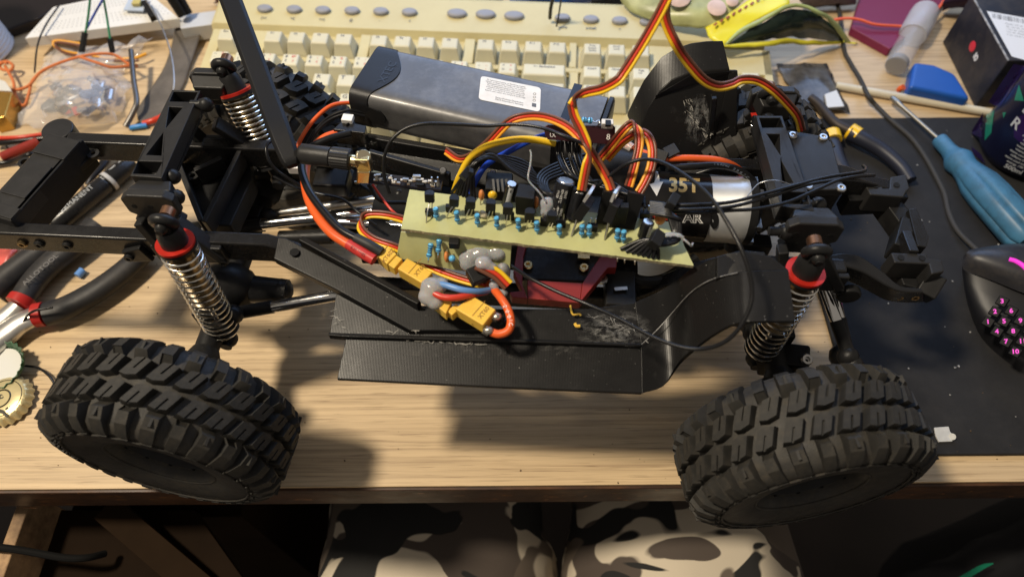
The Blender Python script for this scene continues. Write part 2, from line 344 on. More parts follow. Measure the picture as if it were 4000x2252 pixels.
# black desk mat
MATM = mk('black_cloth_mat', (0.017, 0.0165, 0.017), 0.75, spec=.35, var=0.25, vs=25, dust=0.22, dcol=(0.055, 0.05, 0.046), bump=0.4, bs=2600)
m = M().box((203 + 230, (135 + 407) / 2, 1.5), 460, 272, 3)
tag(build('desk_mat', m, MATM, None, 0, 0.8), 'large black cloth mouse mat lying on the right half of the desk', 'desk mat')
# ================================================================== the crawler
PHI = math.radians(-3.7); CO = V((-7.5, 239.4, 0)); RZ = Matrix.Rotation(PHI, 3, 'Z')
def C(x, y, z): return CO + RZ @ V((x, y, z))
EX, EY, EZ = RZ @ V((1, 0, 0)), RZ @ V((0, 1, 0)), V((0, 0, 1))
car = thing('rc_crawler_chassis', 'bare black radio-controlled crawler chassis on four knobbly tyres, without body shell', 'rc car', CO)
def part(name, m, mats, smooth=35, bevel=0, parent=None, label=None):
    o = build(name, m, mats, parent or car, smooth, bevel)
    if label: o['label'] = label
    return o
def sub(name, loc):
    o = bpy.data.objects.new(name, None); sc.collection.objects.link(o); o.parent = car; o['o'] = list(loc); o.location = (V(loc) - V(car['o'])) * S; o.empty_display_size = .01
    return o
# ---- wheels
RW, WW = 54.0, 45.0
def tyre_mesh():
    prof = [(23.5, -8), (24.0, -15), (25.4, -18.6), (29, -20.9), (36, -22.3), (43, -22.5), (48, -22), (51.5, -19.5), (53.3, -14), (54, -6), (54, 6), (53.3, 14), (51.5, 19.5), (48, 22), (43, 22.5), (36, 22.3), (29, 20.9), (25.4, 18.6), (24.0, 15), (23.5, 8)]
    m = M().lathe((0, 0, 0), (0, 1, 0), prof, 72, False)
    for s in (-1, 1):                                                 # moulded rings on the sidewall
        m.torus((0, s * 19.6, 0), (0, 1, 0), 27, 0.7, 72, 6); m.torus((0, s * 23.1, 0), (0, 1, 0), 44.5, 0.5, 72, 6)
    return m
def rim_mesh():
    m = M().lathe((0, 0, 0), (0, 1, 0), [(24, -9), (25, -13.2), (22.8, -13.8), (21.6, -10.5), (20.5, -6), (20, 6), (21.6, 10.5), (22.8, 13.8), (25, 13.2), (24, 9)], 48, False)
    m.lathe((0, 0, 0), (0, 1, 0), [(0.1, -4), (7, -4), (7, -1.5), (0.1, -1.5)], 24)
    for k in range(6):
        a = 2 * math.pi * k / 6; e = V((math.cos(a), 0, math.sin(a)))
        m.beam(e * 5 + V((0, -3, 0)), e * 20.5 + V((0, -4, 0)), 7, 3, V((0, 1, 0)), 11, 5)
        for b in (a + .25, a + .8):
            e = V((math.cos(b), 0, math.sin(b))); m.cyl(e * 23.8 + V((0, -12.5, 0)), e * 23.8 + V((0, -14.4, 0)), .9, 6)
    return m
def lug_c(flip):                                                      # centre lug: a six-sided block with a shallow open-ended slit in its top, local x along the tread, y across
    sk = math.tan(math.radians(-26))
    def f(o):
        o = [(x - y * sk, y) if flip > 0 else (x + y * sk, -y) for x, y in o]
        return o if flip > 0 else o[::-1]
    hexa = [(-4.2, -4.5), (-0.2, -5.4), (4.2, -4.2), (4.3, 4.2), (0.4, 5.2), (-4.1, 4.5)]
    m = M().prism([V((x, y, -0.8)) for x, y in f(hexa)], (0, 0, 4.4), 0.93)
    u_ = [(-3.9, -4.2), (-0.2, -5.0), (3.9, -3.9), (4.0, 3.9), (0.85, 4.7), (0.7, -1.2), (-0.35, -1.2), (-0.2, 4.8), (-3.8, 4.2)]
    return m.prism([V((x, y, 3.55)) for x, y in f(u_)], (0, 0, 1.25), 0.96)
def lug_s(kind, s):                                                   # shoulder lug, wraps over the edge of the tread
    m = M(); wd = 2.9 if kind else 2.4
    rows = []
    for y, z, w_ in ((13.4 if kind else 14.6, 3.4, 0.8), (14.5, 4.3, 1.0), (19.5, 2.0, 1.05), (22.6, -3.0, 1.05), (23.4, -5.6, 0.95)):
        rows.append([V((-wd * w_, s * y, z)), V((wd * w_, s * y, z)), V((wd * w_ * 1.2, s * (y - 4), z - 4.5)), V((-wd * w_ * 1.2, s * (y - 4), z - 4.5))])
    m.loft(rows, True, True)
    if kind: m.box((0.2, s * 16.5, 3.5), 1.2, 4, 1.6)
    m.box((0, s * 23.3, -7.4), wd * 1.7, 1.0, .9); m.box((0, s * 23.1, -9.2), wd * 1.5, .9, .8)
    return m
NL = 30
def lug_transforms():
    out = []
    for i in range(NL):
        a = 2 * math.pi * i / NL
        for row in range(4):
            aa = a + (0.5 if row in (1, 3) else 0) * 2 * math.pi / NL + (0.35 * 2 * math.pi / NL if row in (0, 3) else 0)
            y = (0, -6.0, 6.0, 0)[row]
            R = Matrix.Rotation(aa, 4, 'Y')
            out.append((row, i % 2, R @ Matrix.Translation(V((0, y, RW)) * S)))
    return out
PROTO = {}
def protos():
    for key, mm in ((('c', 1), lug_c(1)), (('c', -1), lug_c(-1)), (('s', 0, -1), lug_s(0, -1)), (('s', 1, -1), lug_s(1, -1)), (('s', 0, 1), lug_s(0, 1)), (('s', 1, 1), lug_s(1, 1))):
        o = build('tread_lug', mm, LUGM, None, 30, base=(0, 0, 0)); PROTO[key] = o
protos()
def lug_key(row, alt): return ('s', alt, -1) if row == 0 else ('s', alt, 1) if row == 3 else ('c', 1 if row == 2 else -1)
def wheel(loc, yaw, fine, roll0=0.0, camber=0.0):
    w_ = sub('wheel', loc)
    w_.matrix_local = Matrix.Translation((V(loc) - V(car['o'])) * S) @ Matrix.Rotation(yaw, 4, 'Z') @ Matrix.Rotation(camber, 4, 'X') @ Matrix.Rotation(roll0, 4, 'Y')
    w_['o'] = [0, 0, 0]
    def p(name, mm, mat, sm=35, bev=0):
        o = build(name, mm, mat, w_, sm, bev); return o
    p('tyre', tyre_mesh(), RUB, 50); p('rim', rim_mesh(), BLK, 40)
    p('wheel_nut', M().lathe((0, -4, 0), (0, -1, 0), [(3.8, 0), (3.8, 3), (2.2, 3.6), (2.0, 6), (0.1, 6)], 6), STEEL, 20)
    t = M()
    def arc(r, a0):
        def fn(x, y):
            a = a0 + x / r; rr = r + y
            return V((rr * math.cos(a), -(22.75 - max(0, (37 - rr)) * 0.2 + 0.12), rr * math.sin(a)))
        return fn
    a_bot = -math.pi / 2 - roll0 * -1
    text(t, 'AUSTAR', arc(40.5, -math.pi / 2 + roll0 + 0.1), 6.5, 1.35, 0, True)
    p('sidewall_lettering', t, mk('raised_rubber_print', (0.06, 0.058, 0.052), 0.5), 0)
    if fine:
        for row, alt, mt in lug_transforms():
            inst(PROTO[lug_key(row, alt)], w_, mt, 'tread_lug')
    else:
        mm = M()
        for row, alt, mt in lug_transforms():
            src = PROTO[lug_key(row, alt)].data
            mm.add([(mt @ x.co) / S for x in src.vertices], [tuple(f.vertices) for f in src.polygons])
        tag(p('tread', mm, LUGM, 30), kind='stuff')
    return w_
W1, W2, W3, W4 = V((-170.3, 133.5, 59)), V((140.5, 117.6, 59)), V((-150, 324, 59)), V((140, 300, 59))
wheel(W1, -0.187, True, 0.05); wheel(W2, 0.143, True, 0.12)
wheel(W3, -0.30, False, 0.2); wheel(W4, 0.25, False, 0.33)
for o in PROTO.values(): bpy.data.objects.remove(o)
# ---- frame rails
def rail(sy):
    y = sy * 32.5
    m = M()
    pts = [(-305, 101, 15), (-116, 101, 15), (-102, 95, 15), (-76, 66, 14), (74, 66, 14), (102, 92, 15), (118, 101, 16), (176, 101, 15)] + ([] if sy < 0 else [(190, 99, 15), (208, 92, 14), (226, 88, 13)])
    rows = []
    if sy > 0: pts[0] = (-247, 101, 15)
    for x, z, h in pts: rows.append([C(x, y - 4, z - h / 2), C(x, y + 4, z - h / 2), C(x, y + 4, z + h / 2), C(x, y - 4, z + h / 2)])
    m.loft(rows, True, True); return m
for sy in (-1, 1):
    part('frame_rail', rail(sy), GLOSSB, 30, 1.2)
def screw(p, ax, r=2.2, mat=STEEL, h=1.6, name='screw', hexm=True):
    p = V(p); ax = V(ax).normalized(); m = M()
    m.lathe(p, ax, [(r, 0), (r, h * .55), (r * .8, h), (r * .45, h), (r * .42, h * .45), (0.05, h * .45)], 14); return part(name, m, mat, 30)
for x, c_ in ((-246, BRONZE), (-237, BLK), (-222, BLK)):
    screw(C(x, -36.7, 101), -EY, 2.6, c_)
# rear cross channel joining the rails
zc = 109
m = M().beam(C(-242, 27, zc), C(-256, -30, zc), 20, 10); part('rear_cross_member', m, BLKM, 30, 1.0)
m = M().beam(C(-247, 6, zc + 5.3), C(-252.5, -16, zc + 5.3), 15, .8); m.beam(C(-242, 26, zc + 5.4), C(-245.5, 12, zc + 5.4), 20.6, 1.2); m.beam(C(-254, -22, zc + 5.4), C(-256, -29, zc + 5.4), 20.6, 1.2); part('raised_pad', m, BLKM, 30, 0.5)
m = M().beam(C(-233, 26, zc - 5), C(-247, -28, zc - 5), 3, 20); part('channel_flange', m, BLK, 30, 0.6)
q_ = P(222, 503, 104); m = M().cyl(q_ - EZ * 12, q_, 9, 24); part('body_post_mount', m, BLKM, 40, 1)
m = M().lathe(C(-262, 12, 104), (0, 0, 1), [(3.6, 0), (3.6, 5), (2, 5), (2, 1)], 16, False); part('screw_boss', m, BLK)
m = M().lathe(P(368, 605, 104), (0, 0, 1), [(3.4, 0), (3.4, 1.4), (1.4, 1.4), (1.4, .4)], 16, False); part('screw_boss', m, BLKM)
m = M().prism(Q((300, 600, 100), (335, 590, 100), (378, 596, 100), (388, 615, 100), (312, 682, 100), (280, 680, 100)), (0, 0, 4)); part('gusset', m, BLK, 30, .5)
# ---- shock towers: a bridge plate with two rectangular pockets and two triangular cut-outs
def tower(outer, holes, z):
    f = lambda l: [P(u, v, z) for u, v in l]
    part('shock_tower_bridge', holed(f(outer), [f(h) for h in holes], (0, 0, -8)), BLKM, 0, 0.35)
    part('bridge_floor', M().prism([p + V((0, 0, -8.2)) for p in f(outer)], (0, 0, -2)), BLK, 0)
tower(((672, 350), (783, 354), (631, 695), (508, 686)), (((678, 357), (771, 360), (753, 398), (662, 396)), ((660, 417), (713, 420), (648, 499)), ((637, 518), (630, 607), (570, 604)), ((541, 629), (634, 631), (608, 680), (519, 677))), 138)
tower(((2953, 451), (3056, 452), (3182, 824), (3050, 805)), (((2967, 461), (3047, 461), (3061, 498), (2978, 498)), ((2996, 523), (3047, 524), (3049, 606)), ((3052, 627), (3100, 714), (3057, 716)), ((3055, 749), (3148, 750), (3161, 798), (3054, 796))), 136)
# shock mount blocks, chamfered, with rows of holes
def mount(lx, ly, z, s, dz=19, w_=26, slant=0):
    m = M()
    o = [(-w_ / 2, 4), (-w_ / 2 + 4, 7), (w_ / 2 - 4, 7), (w_ / 2, 4), (w_ / 2, -6), (w_ / 2 - 3, -8), (w_ / 2, -12), (w_ / 2 - 4, -16), (-w_ / 2 + 4, -16), (-w_ / 2, -12), (-w_ / 2 + 3, -8), (-w_ / 2, -6)]
    pts = [C(lx + x, ly, z + zz) for x, zz in o]
    m.prism(pts, EY * s * 5); part('shock_mount', m, BLKM, 30, 0.9)
    m = M().prism([C(lx - w_ / 2 + 2, ly + s * 5, z + 6), C(lx + w_ / 2 - 2, ly + s * 5, z + 6), C(lx + w_ / 2 - 5, ly + s * 13, z + 4), C(lx - w_ / 2 + 5, ly + s * 13, z + 4)], (0, 0, -9)); part('mount_web', m, BLKM, 30, 0.9)
    hm = M()
    for r_, zz in ((0, -1), (1, -9)):
        for k in range(3):
            c_ = C(lx - 8 + k * 8 + r_ * 2, ly - s * 0.15, z + zz); hm.cyl(c_, c_ + EY * s * 0.3, 1.4, 10)
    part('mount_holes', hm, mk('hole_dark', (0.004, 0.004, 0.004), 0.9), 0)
mount(-166.5, -32, 131, 1); mount(-160, 60, 131, -1); mount(152, -31.5, 131, 1); mount(146, 62, 131, -1)
for lx in (-166, 149):                                              # tower legs down to the rails
    for sy in (-1, 1):
        m = M()
        m.beam(C(lx - 9, sy * 34, 122), C(lx - 2, sy * 37.5, 96), 7, 5, EX); m.beam(C(lx + 9, sy * 34, 122), C(lx + 26, sy * 37.5, 98), 8, 5, EX)
        m.beam(C(lx - 9, sy * 38, 101), C(lx + 28, sy * 38, 101), 3.2, 13); m.beam(C(lx - 14, sy * 38, 99), C(lx - 26, sy * 38, 96), 3.0, 12, w2=3, h2=9)
        part('tower_leg', m, BLK, 30, 0.9)
        for k in (-24, 3, 26): screw(C(lx + k, sy * 39.8, 97), EY * sy, 2.6, BLK)
# ball studs beside the bridge
for u, v, z in ((675, 690, 132), (690, 770, 130), (805, 410, 136), (3070, 905, 128), (3195, 800, 132), (3000, 470, 130)):
    c_ = P(u, v, z); m = M().ball(c_, 4.0, 14); m.lathe(c_ - EX * 8, EX, [(2.3, 0), (2.3, 5), (3.2, 5), (3.2, 8)], 14); part('ball_stud', m, BLK, 50)
# ---- coil-over shocks
def shock(T, B, turns=17, R=8.7):
    T, B = V(T), V(B); d = (B - T).normalized(); L_ = (B - T).length
    s = sub('shock_absorber', T)
    def p(n, m, mt, sm=40, bv=0): return build(n, m, mt, s, sm, bv)
    at = lambda k: T + d * k
    side = d.cross(EX).normalized()
    m = M().lathe(at(4), d, [(5.0, 0), (6.2, 3), (6.4, 9), (6.6, 10.5), (6.6, 13.5)], 24); m.torus(T, EY + V((0, 0, .3)), 4.3, 2.5, 20, 10); m.beam(at(0), at(7), 7, 6, EX); p('shock_cap', m, BLK, 50)
    m = M().cyl(T - EY * 6.5, T + EY * 7, 1.7, 12); m.ball(T - EY * 3.4, 3.1, 12); p('pivot_pin', m, BLK, 50)
    m = M().cyl(T + EY * 3.2, T + EY * 7.5, 3.3, 16); p('spacer', m, COPPER, 30)
    prof = []
    m = M(); n = 120
    for h in (12.5, 15.7):
        pass
    d_, s_, u_ = frame(d); rows = []
    for r, h in ((6.0, 13.2), (9, 13.2), (9, 14.6), (6.0, 14.6)):
        rows.append([at(h) + (s_ * math.cos(a) + u_ * math.sin(a)) * (r if r > 2 else (10.4 if j % 2 else 10.1)) for j, a in enumerate(2 * math.pi * j / n for j in range(n))])
    m.loft(rows, True, False); p('spring_seat', M().lathe(at(14.6), d, [(9.2, 0), (9.2, 1.6), (6.6, 1.6)], 32, False), BLK, 30); p('adjuster_collar', m, REDA, 25)
    m = M().lathe(at(14), d, [(6.7, 0), (6.7, L_ * .46), (5.8, L_ * .46 + 2), (3.4, L_ * .46 + 2)], 24)
    p('damper_body', m, BRONZE, 50)
    m = M().cyl(at(L_ * .55), at(L_ - 4), 1.7, 12); p('piston_shaft', m, CHROME)
    m = M().coil(at(17.6), at(L_ - 10), R, 0.58, turns); p('coil_spring', m, mk('spring_wire', (0.92, 0.89, 0.82), 0.22, 1.0) if 'spring_wire' not in bpy.data.materials else bpy.data.materials['spring_wire'], 60)
    m = M().lathe(at(L_ - 11), d, [(5, -6), (8.6, 0), (8.8, 1.6), (4, 2.6), (3.6, 8)], 24); m.ball(B, 5.2, 14); m.cyl(B - EY * 5.6, B + EY * 5.6, 3.2, 14); p('rod_end', m, BLK, 50)
shock(P(640, 868, 143), P(893, 1322, 50), 16)
shock(P(3190, 985, 141), P(2950, 1400, 52), 15)
shock(P(874, 262, 140), P(1092, 700, 80), 15)
shock(P(3010, 372, 137), P(2950, 640, 66), 15)
# ---- axles with their housings
def axle(A, B, dsgn, st):
    A, B = V(A), V(B); d = (B - A).normalized(); mid = (A + B) / 2
    m = M().cyl(A + d * 24, B - d * 24, 6.5, 18); m.lathe(A + d * 20, d, [(9, 0), (9.5, 6), (9.5, 18), (7, 24)], 18); m.lathe(B - d * 20, -d, [(9, 0), (9.5, 6), (9.5, 18), (7, 24)], 18)
    m.ball(mid - d * 12 + V((0, 0, 1)), 17, 18, (1, .8, 1)); m.cyl(mid - d * 12, mid - d * 12 + EX * dsgn * 34, 9, 16, 6.5); m.ball(mid - d * 12 + EX * dsgn * 30, 7, 12)
    part('axle_housing', m, BLK, 50)
    for k in (30, 62):
        for E2, s in ((A, 1), (B, -1)):
            m = M().box(E2 + d * s * k + V((0, 0, 6)), 17, 9, 15, RZ); m.ball(E2 + d * s * k + EX * dsgn * 12 + V((0, 0, 8)), 5.5, 12); part('link_mount', m, BLK, 50, 1)
axle(W1, W3, 1, False); axle(W2, W4, -1, True)
for u, v, z in ((3148, 1405, 66), (3300, 1400, 60)): screw(P(u, v, z), (0, -.3, 1), 3.2, STEEL, 2.4)
m = M().beam(P(2960, 1395, 52), P(3160, 1420, 60), 14, 16); m.ball(P(3290, 1390, 58), 7, 12); part('steering_knuckle', m, BLK, 50, 1.5)
# ---- suspension links: polished tube with black rod ends
def link(a, b, t0, t1, r=3.4, mat=CHROME, ball=True):
    a, b = P(*a), P(*b); l = sub('suspension_link', a); f = lambda t: a + (b - a) * t
    build('link_tube', M().cyl(f(t0), f(t1), r, 16), mat, l, 50)
    for s, e in ((0, t0), (1, t1)):
        m = M().cyl(f(s), f(e + (.02 if s == 0 else -.02)), r * 1.12, 14)
        if ball: m.ball(f(s), r * 1.75, 12)
        build('rod_end', m, BLK, l, 50)
link((905, 1225, 58), (1420, 1135, 72), .30, .98)
link((770, 905, 66), (1700, 800, 82), .26, .98, 3.6)
link((1290, 865, 78), (1800, 900, 84), .06, .95, 3.4)
link((930, 855, 60), (1560, 765, 80), .2, .97, 2.6, STEEL)
link((1370, 885, 72), (1900, 925, 76), .03, .97, 2.0, STEEL, False)
link((3205, 1080, 84), (3330, 1425, 64), .08, .52, 3.2)
link((3240, 1080, 82), (3312, 1392, 66), .06, .55, 3.2)
link((3590, 770, 60), (3330, 1420, 62), .3, .9, 2.6, BLK) if False else None
# ---- transmission, steel skid, servo in a red printed cradle under the board
m = M().box(C(2, 2, 82), 150, 56, 4, RZ); part('skid_plate', m, BLK, 0, 1)
m = M().box(C(60, 6, 96), 42, 40, 34, RZ); m.cyl(C(82, 20, 104), C(40, 20, 104), 20, 20); m.lathe(C(40, -8, 96), EX, [(12, 0), (13, 8), (13, 40), (9, 52)], 20); part('gearbox', m, BLK, 40, 2)
m = M().prism(Q((690, 600, 93), (960, 570, 93), (985, 700, 93), (900, 880, 93), (795, 880, 93), (735, 720, 93)), (0, 0, -12)); part('rear_chassis_plate', m, BLK, 0, 1)
for a_, b_ in (((690, 610, 101), (800, 885, 98)), ((955, 600, 101), (812, 890, 98)), ((775, 690, 99), (880, 640, 100))): part('chassis_rib', M().beam(P(*a_), P(*b_), 3, 12), BLKM, 0, .6)
part('screw_boss', M().lathe(P(766, 708, 94), (0, 0, 1), [(3.2, 0), (3.2, 5), (1.5, 5), (1.5, 2)], 16, False), BLKM)
m = M().cyl(C(-98, 2, 66), C(-130, 2, 62), 4.5, 14); m.cyl(C(-60, 4, 72), C(-100, 2, 66), 3.4, 14); part('drive_shaft', m, BLK, 50)
zr = 99
def pr(n, pix, z, d, mat, bv=0.4): return part(n, M().prism(Q(*[(u, v, z) for u, v in pix]), (0, 0, d)), mat, 0, bv)
pr('cradle_bar', ((2060, 1092), (2275, 1105), (2265, 1182), (2062, 1165)), zr, -6, REDP)
pr('cradle_bar', ((2275, 1105), (2355, 985), (2412, 1000), (2408, 1045), (2375, 1045), (2265, 1182)), zr + .5, -6, REDP)
pr('cradle_bar', ((2025, 935), (2062, 938), (2045, 1000), (2040, 1110), (2062, 1165), (2000, 1160), (1990, 1140), (2040, 1135), (2005, 1060)), zr + .3, -6, REDP)
m = M().prism(Q((2035, 935, 96), (2370, 980, 96), (2290, 1100, 96), (2040, 1090, 96)), (0, 0, -16)); part('servo_body', m, GLOSSB, 0, 1)
for u, v in ((2063, 1038), (2281, 1048)): screw(P(u, v, 96.6), (0, 0, 1), 2.6, GOLD)
screw(P(2352, 1092, 92), (0, 0, 1), 3.0, STEEL)
part('brass_tab', M().box(P(2280, 1000, 99), 6, 4, 2, RZ), GOLD, 0)
m = M().tube(Q((2440, 1060, 84), (2500, 1100, 84), (2600, 1090, 84), (2720, 1010, 88)), 3.5); part('brake_strut', m, BLK)
m = M().box(P(2420, 1140, 84), 16, 22, 10, RZ); part('mount_block', m, BLK, 30, 1)
m = M().beam(P(2400, 1130, 90), P(2450, 1126, 90), 2, 1); part('steel_strip', m, STEEL, 0)
# ---- front servo plate, its screws, motor
zs = 124
m = M().prism(Q((3068, 510, zs), (3085, 508, zs), (3215, 530, zs), (3250, 555, zs), (3300, 740, zs), (3150, 742, zs)), (0, 0, -5)); part('servo_plate', m, BLKM, 0, 0.7)
m = M().prism(Q((3100, 742, zs - 5.2), (3296, 742, zs - 5.2), (3240, 545, zs - 5.2), (3085, 520, zs - 5.2)), (0, 0, -28)); part('steering_servo', m, GLOSSB, 0, 1)
for u, v in ((3095, 531), (3214, 539), (3155, 729), (3284, 737)): screw(P(u, v, zs + .1), (0, 0, 1), 2.5, STEEL, 1.4)
mo = sub('motor', C(73, 18, 100)); MA = P(2380, 790, 100); MB_ = P(2905, 822, 100); md = (MB_ - MA).normalized(); MR = 18.3
def mcyl(u, v, off=0.12):
    """where the sight line through a photo pixel meets the motor can"""
    d = ray(u, v); o = EYE - MA; d2 = d - md * d.dot(md); o2 = o - md * o.dot(md)
    a, b, c = d2.dot(d2), 2 * d2.dot(o2), o2.dot(o2) - (MR + off) ** 2; D = max(b * b - 4 * a * c, 0)
    return EYE + d * ((-b - math.sqrt(D)) / (2 * a))
def at(k): return MA + md * k
ML = (MB_ - MA).length
wl = (onplane(2752, 815, MA, EZ) - MA).dot(md)
def mb(n, m, mt, sm=40, bv=0): return build(n, m, mt, mo, sm, bv)
mb('motor_can', M().lathe(at(0), md, [(4, -4), (16, -2), (17.9, 0), (17.9, ML - 6), (18.2, ML - 5.5), (18.2, ML), (16.5, ML + 2), (5, ML + 2.5)], 48), mk('zinc_can', (0.56, 0.57, 0.575), 0.42, 0.6, rv=0.08, vs=40), 40)
mb('motor_wrap', M().lathe(at(2), md, [(MR - .3, 0), (MR, 0.05), (MR, wl - 2), (MR - .3, wl - 1.95)], 64, False), mk('glossy_label_black', (0.010, 0.009, 0.009), 0.2), 40)
mb('end_bell', M().lathe(at(ML - 1), md, [(18.35, 0), (18.35, 4), (15, 6), (6, 7)], 40), BLK, 40)
m = M()
for k in range(6):
    a = k * math.pi / 3 + .4; _, s_, u_ = frame(md); e = s_ * math.cos(a) + u_ * math.sin(a); m.box(at(ML + 4) + e * 15, 4, 6, 3, RZ)
mb('brush_tab', m, STEEL)
def pxmap(cx, cy, px, k=0): return lambda x, y: mcyl(cx + x * px, cy - y * px + x * px * k)
t = M(); text(t, '35T', pxmap(2672, 726, 1, .03), 74, 1.02, 0.035, True); mb('turns_lettering', t, mk('gold_print', (0.66, 0.46, 0.18), 0.35, 0.4), 0)
t = M()
ar = [(2542, 670), (2570, 668), (2577, 712), (2590, 710), (2565, 764), (2531, 709), (2545, 709)]
t.loft([[mcyl(x, y, .15) for x in (a, (a + b) / 2, b)] for a, b, y in ((2542, 2570, 669), (2543, 2573, 682), (2544, 2576, 696), (2545, 2577, 709.5))]); t.loft([[mcyl(x, y, .15) for x in (a, (a * 2 + b) / 3, (a + b * 2) / 3, b)] for a, b, y in ((2531, 2591, 709.6), (2539, 2584, 722), (2547, 2578, 736), (2556, 2572, 750), (2564, 2566, 764))]); mb('rotation_arrow', t, WHT, 0)
t = M(); text(t, 'AR', pxmap(2705, 853, 1, .03), 52, 1.12, 0.05, True); mb('maker_lettering', t, WHT, 0)
t = M(); MR += .08; text(t, 'AR', pxmap(2705, 853, 1, .03), 50, 1.12, -0.012, True); MR -= .08; mb('maker_lettering', t, CHIP, 0)
t = M(); text(t, 'AUST', pxmap(2588, 846, 1, .03), 40, 1.1, 0.03, True); mb('maker_lettering', t, mk('red_print', (0.5, 0.03, 0.02), 0.4), 0)
t = M(); t.add([mcyl(2490 + 14 * math.cos(a), 682 + 26 * math.sin(a)) for a in [2 * math.pi * k / 16 for k in range(16)]], [tuple(range(16))]); mb('quality_sticker', t, mk('silver_blue_sticker', (0.45, 0.6, 0.7), 0.25, 0.6), 0)
t = M(); t.add([mcyl(2790 + 18 * math.cos(a), 860 + 34 * math.sin(a), .05) for a in [2 * math.pi * k / 20 for k in range(20)]], [tuple(range(20))]); mb('vent_slot', t, CHIP, 0)
# ---- front bumper mount and its horns
m = M().prism(Q((3480, 985, 96), (3620, 990, 96), (3625, 1005, 96), (3680, 1015, 96), (3690, 1060, 96), (3640, 1070, 96), (3630, 1030, 96), (3495, 1025, 96)), (0, 0, -14)); part('bumper_mount', m, BLKM, 0, .8)
m = M().beam(P(3650, 1080, 84), P(3600, 1160, 78), 10, 16); m.prism(Q((3500, 1040, 82), (3640, 1045, 82), (3640, 1140, 82), (3530, 1110, 82)), (0, 0, -10)); part('bumper_bracket', m, BLK, 0, 1)
m = M().beam(P(3530, 920, 92), P(3560, 1000, 94), 5, 8); m.prism(Q((3548, 815, 92), (3580, 810, 92), (3630, 925, 92), (3620, 965, 92), (3585, 960, 92)), (0, 0, -8)); part('winch_plate', m, GLOSSB, 0, .6)
m = M().prism(Q((3375, 715, 98), (3445, 715, 98), (3450, 735, 98), (3475, 735, 98), (3478, 690, 98), (3540, 680, 98), (3555, 735, 98), (3540, 750, 98), (3530, 770, 98), (3400, 760, 98)), (0, 0, -14)); part('bumper_mount', m, BLKM, 0, .8)
m = M().beam(P(3290, 790, 84), P(3520, 780, 84), 9, 14); m.beam(P(3450, 790, 82), P(3530, 900, 82), 10, 14); m.beam(P(3530, 880, 84), P(3500, 990, 84), 8, 14); part('bumper_bracket', m, BLK, 0, 1)
for u, v in ((3520, 1005), (3602, 1007), (3420, 725), (3503, 722)):
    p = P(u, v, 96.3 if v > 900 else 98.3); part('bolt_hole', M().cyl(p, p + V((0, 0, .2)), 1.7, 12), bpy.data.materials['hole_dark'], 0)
for x in (3, 14): screw(P(3495 + x * 5.6, 1155, 86), -EY, 2.4, BRONZE)
sec = (((3222, 997), (3228, 1043), (3217, 1100), 108), ((3290, 986), (3290, 1038), (3290, 1096), 108), ((3357, 997), (3362, 1058), (3340, 1112), 106), ((3414, 1033), (3414, 1085), (3414, 1152), 102), ((3455, 1064), (3466, 1115), (3466, 1176), 98), ((3515, 1112), (3522, 1138), (3535, 1184), 94), ((3600, 1124), (3606, 1142), (3612, 1182), 93))
rows = []
for t1, t2, b2, z_ in sec:
    a_, b_, c_ = P(*t1, z_), P(*t2, z_), P(*b2, z_ - 14); rows.append([a_, b_, c_, a_ + (c_ - b_)])
cols = [catmull(list(c), 4) for c in zip(*rows)]
part('bumper_horn', M().loft([list(r) for r in zip(*cols)], True, True), GLOSSB, 35, 1.0)
m = M().beam(P(3215, 1050, 98), P(3290, 1090, 92), 6, 13); m.cyl(C(182, -36.5, 92), C(182, -41, 92), 6, 16); part('horn_bracket', m, BLK, 30, 1)
# ---- centre tray under the battery
m = M().prism(Q((1440, 535, 106), (2250, 660, 106), (2440, 640, 106), (2440, 760, 106), (2250, 770, 100), (1700, 700, 100), (1450, 640, 100)), (0, 0, -6)); part('battery_tray', m, BLK, 0, 1)
m = M().beam(P(1445, 610, 108), P(1760, 700, 106), 3, 10); m.beam(P(1430, 560, 106), P(2250, 700, 104), 4, 14); part('tray_lip', m, GLOSSB, 0, .8)
for u, v in ((1731, 668), (1926, 680)): screw(P(u, v, 112), (0, -.5, 1), 2.0, CHROME, 1.8)
part('gear_cover', M().box(P(1900, 800, 92), 40, 40, 12, RZ), BLK, 0, 1.5); part('tray_bracket', M().box(P(1300, 712, 90), 20, 14, 10, RZ), BLK, 0, 1.5); part('battery_stop', M().box(P(2150, 760, 94), 70, 30, 16, RZ), BLK, 0, 1.5)
for k in range(4): part('heat_fin', M().beam(P(1925 + k * 17, 700, 121), P(1930 + k * 17, 748, 117), 1.1, 5), mk('fin_alloy', (.62, .62, .60), .3, 1.0) if 'fin_alloy' not in bpy.data.materials else bpy.data.materials['fin_alloy'], 0)
m = M().box(P(1950, 730, 112), 14, 12, 10, RZ); part('speed_controller', m, BLK, 0, .8)
# ---- near-side printed floor, lower panel, wheel arch
def line(pix): return Q(*pix)
m = M()
m.prism(Q((1085, 925, 112), (1118, 928, 112), (1330, 1040, 108), (1620, 1195, 104), (1960, 1235, 103), (1960, 1290, 101), (1600, 1290, 101), (1310, 1128, 106), (1068, 1008, 111)), (0, 0, -5))
part('side_step_arm', m, PRX, 30, 0.6)
m = M().beam(P(1180, 945, 109), P(1640, 1195, 106), 3, 8); part('arm_rib', m, PRX, 30, .5)
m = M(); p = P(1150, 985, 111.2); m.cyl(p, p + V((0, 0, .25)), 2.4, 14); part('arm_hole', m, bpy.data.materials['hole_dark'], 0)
m = M()
m.sheet(Q((1318, 1112, 101), (1610, 1190, 101), (1960, 1205, 100), (2300, 1205, 100), (2480, 1180, 101)), Q((1288, 1300, 97), (1620, 1312, 97), (1960, 1322, 97), (2300, 1335, 97), (2505, 1345, 97)), (0, 0, -3))
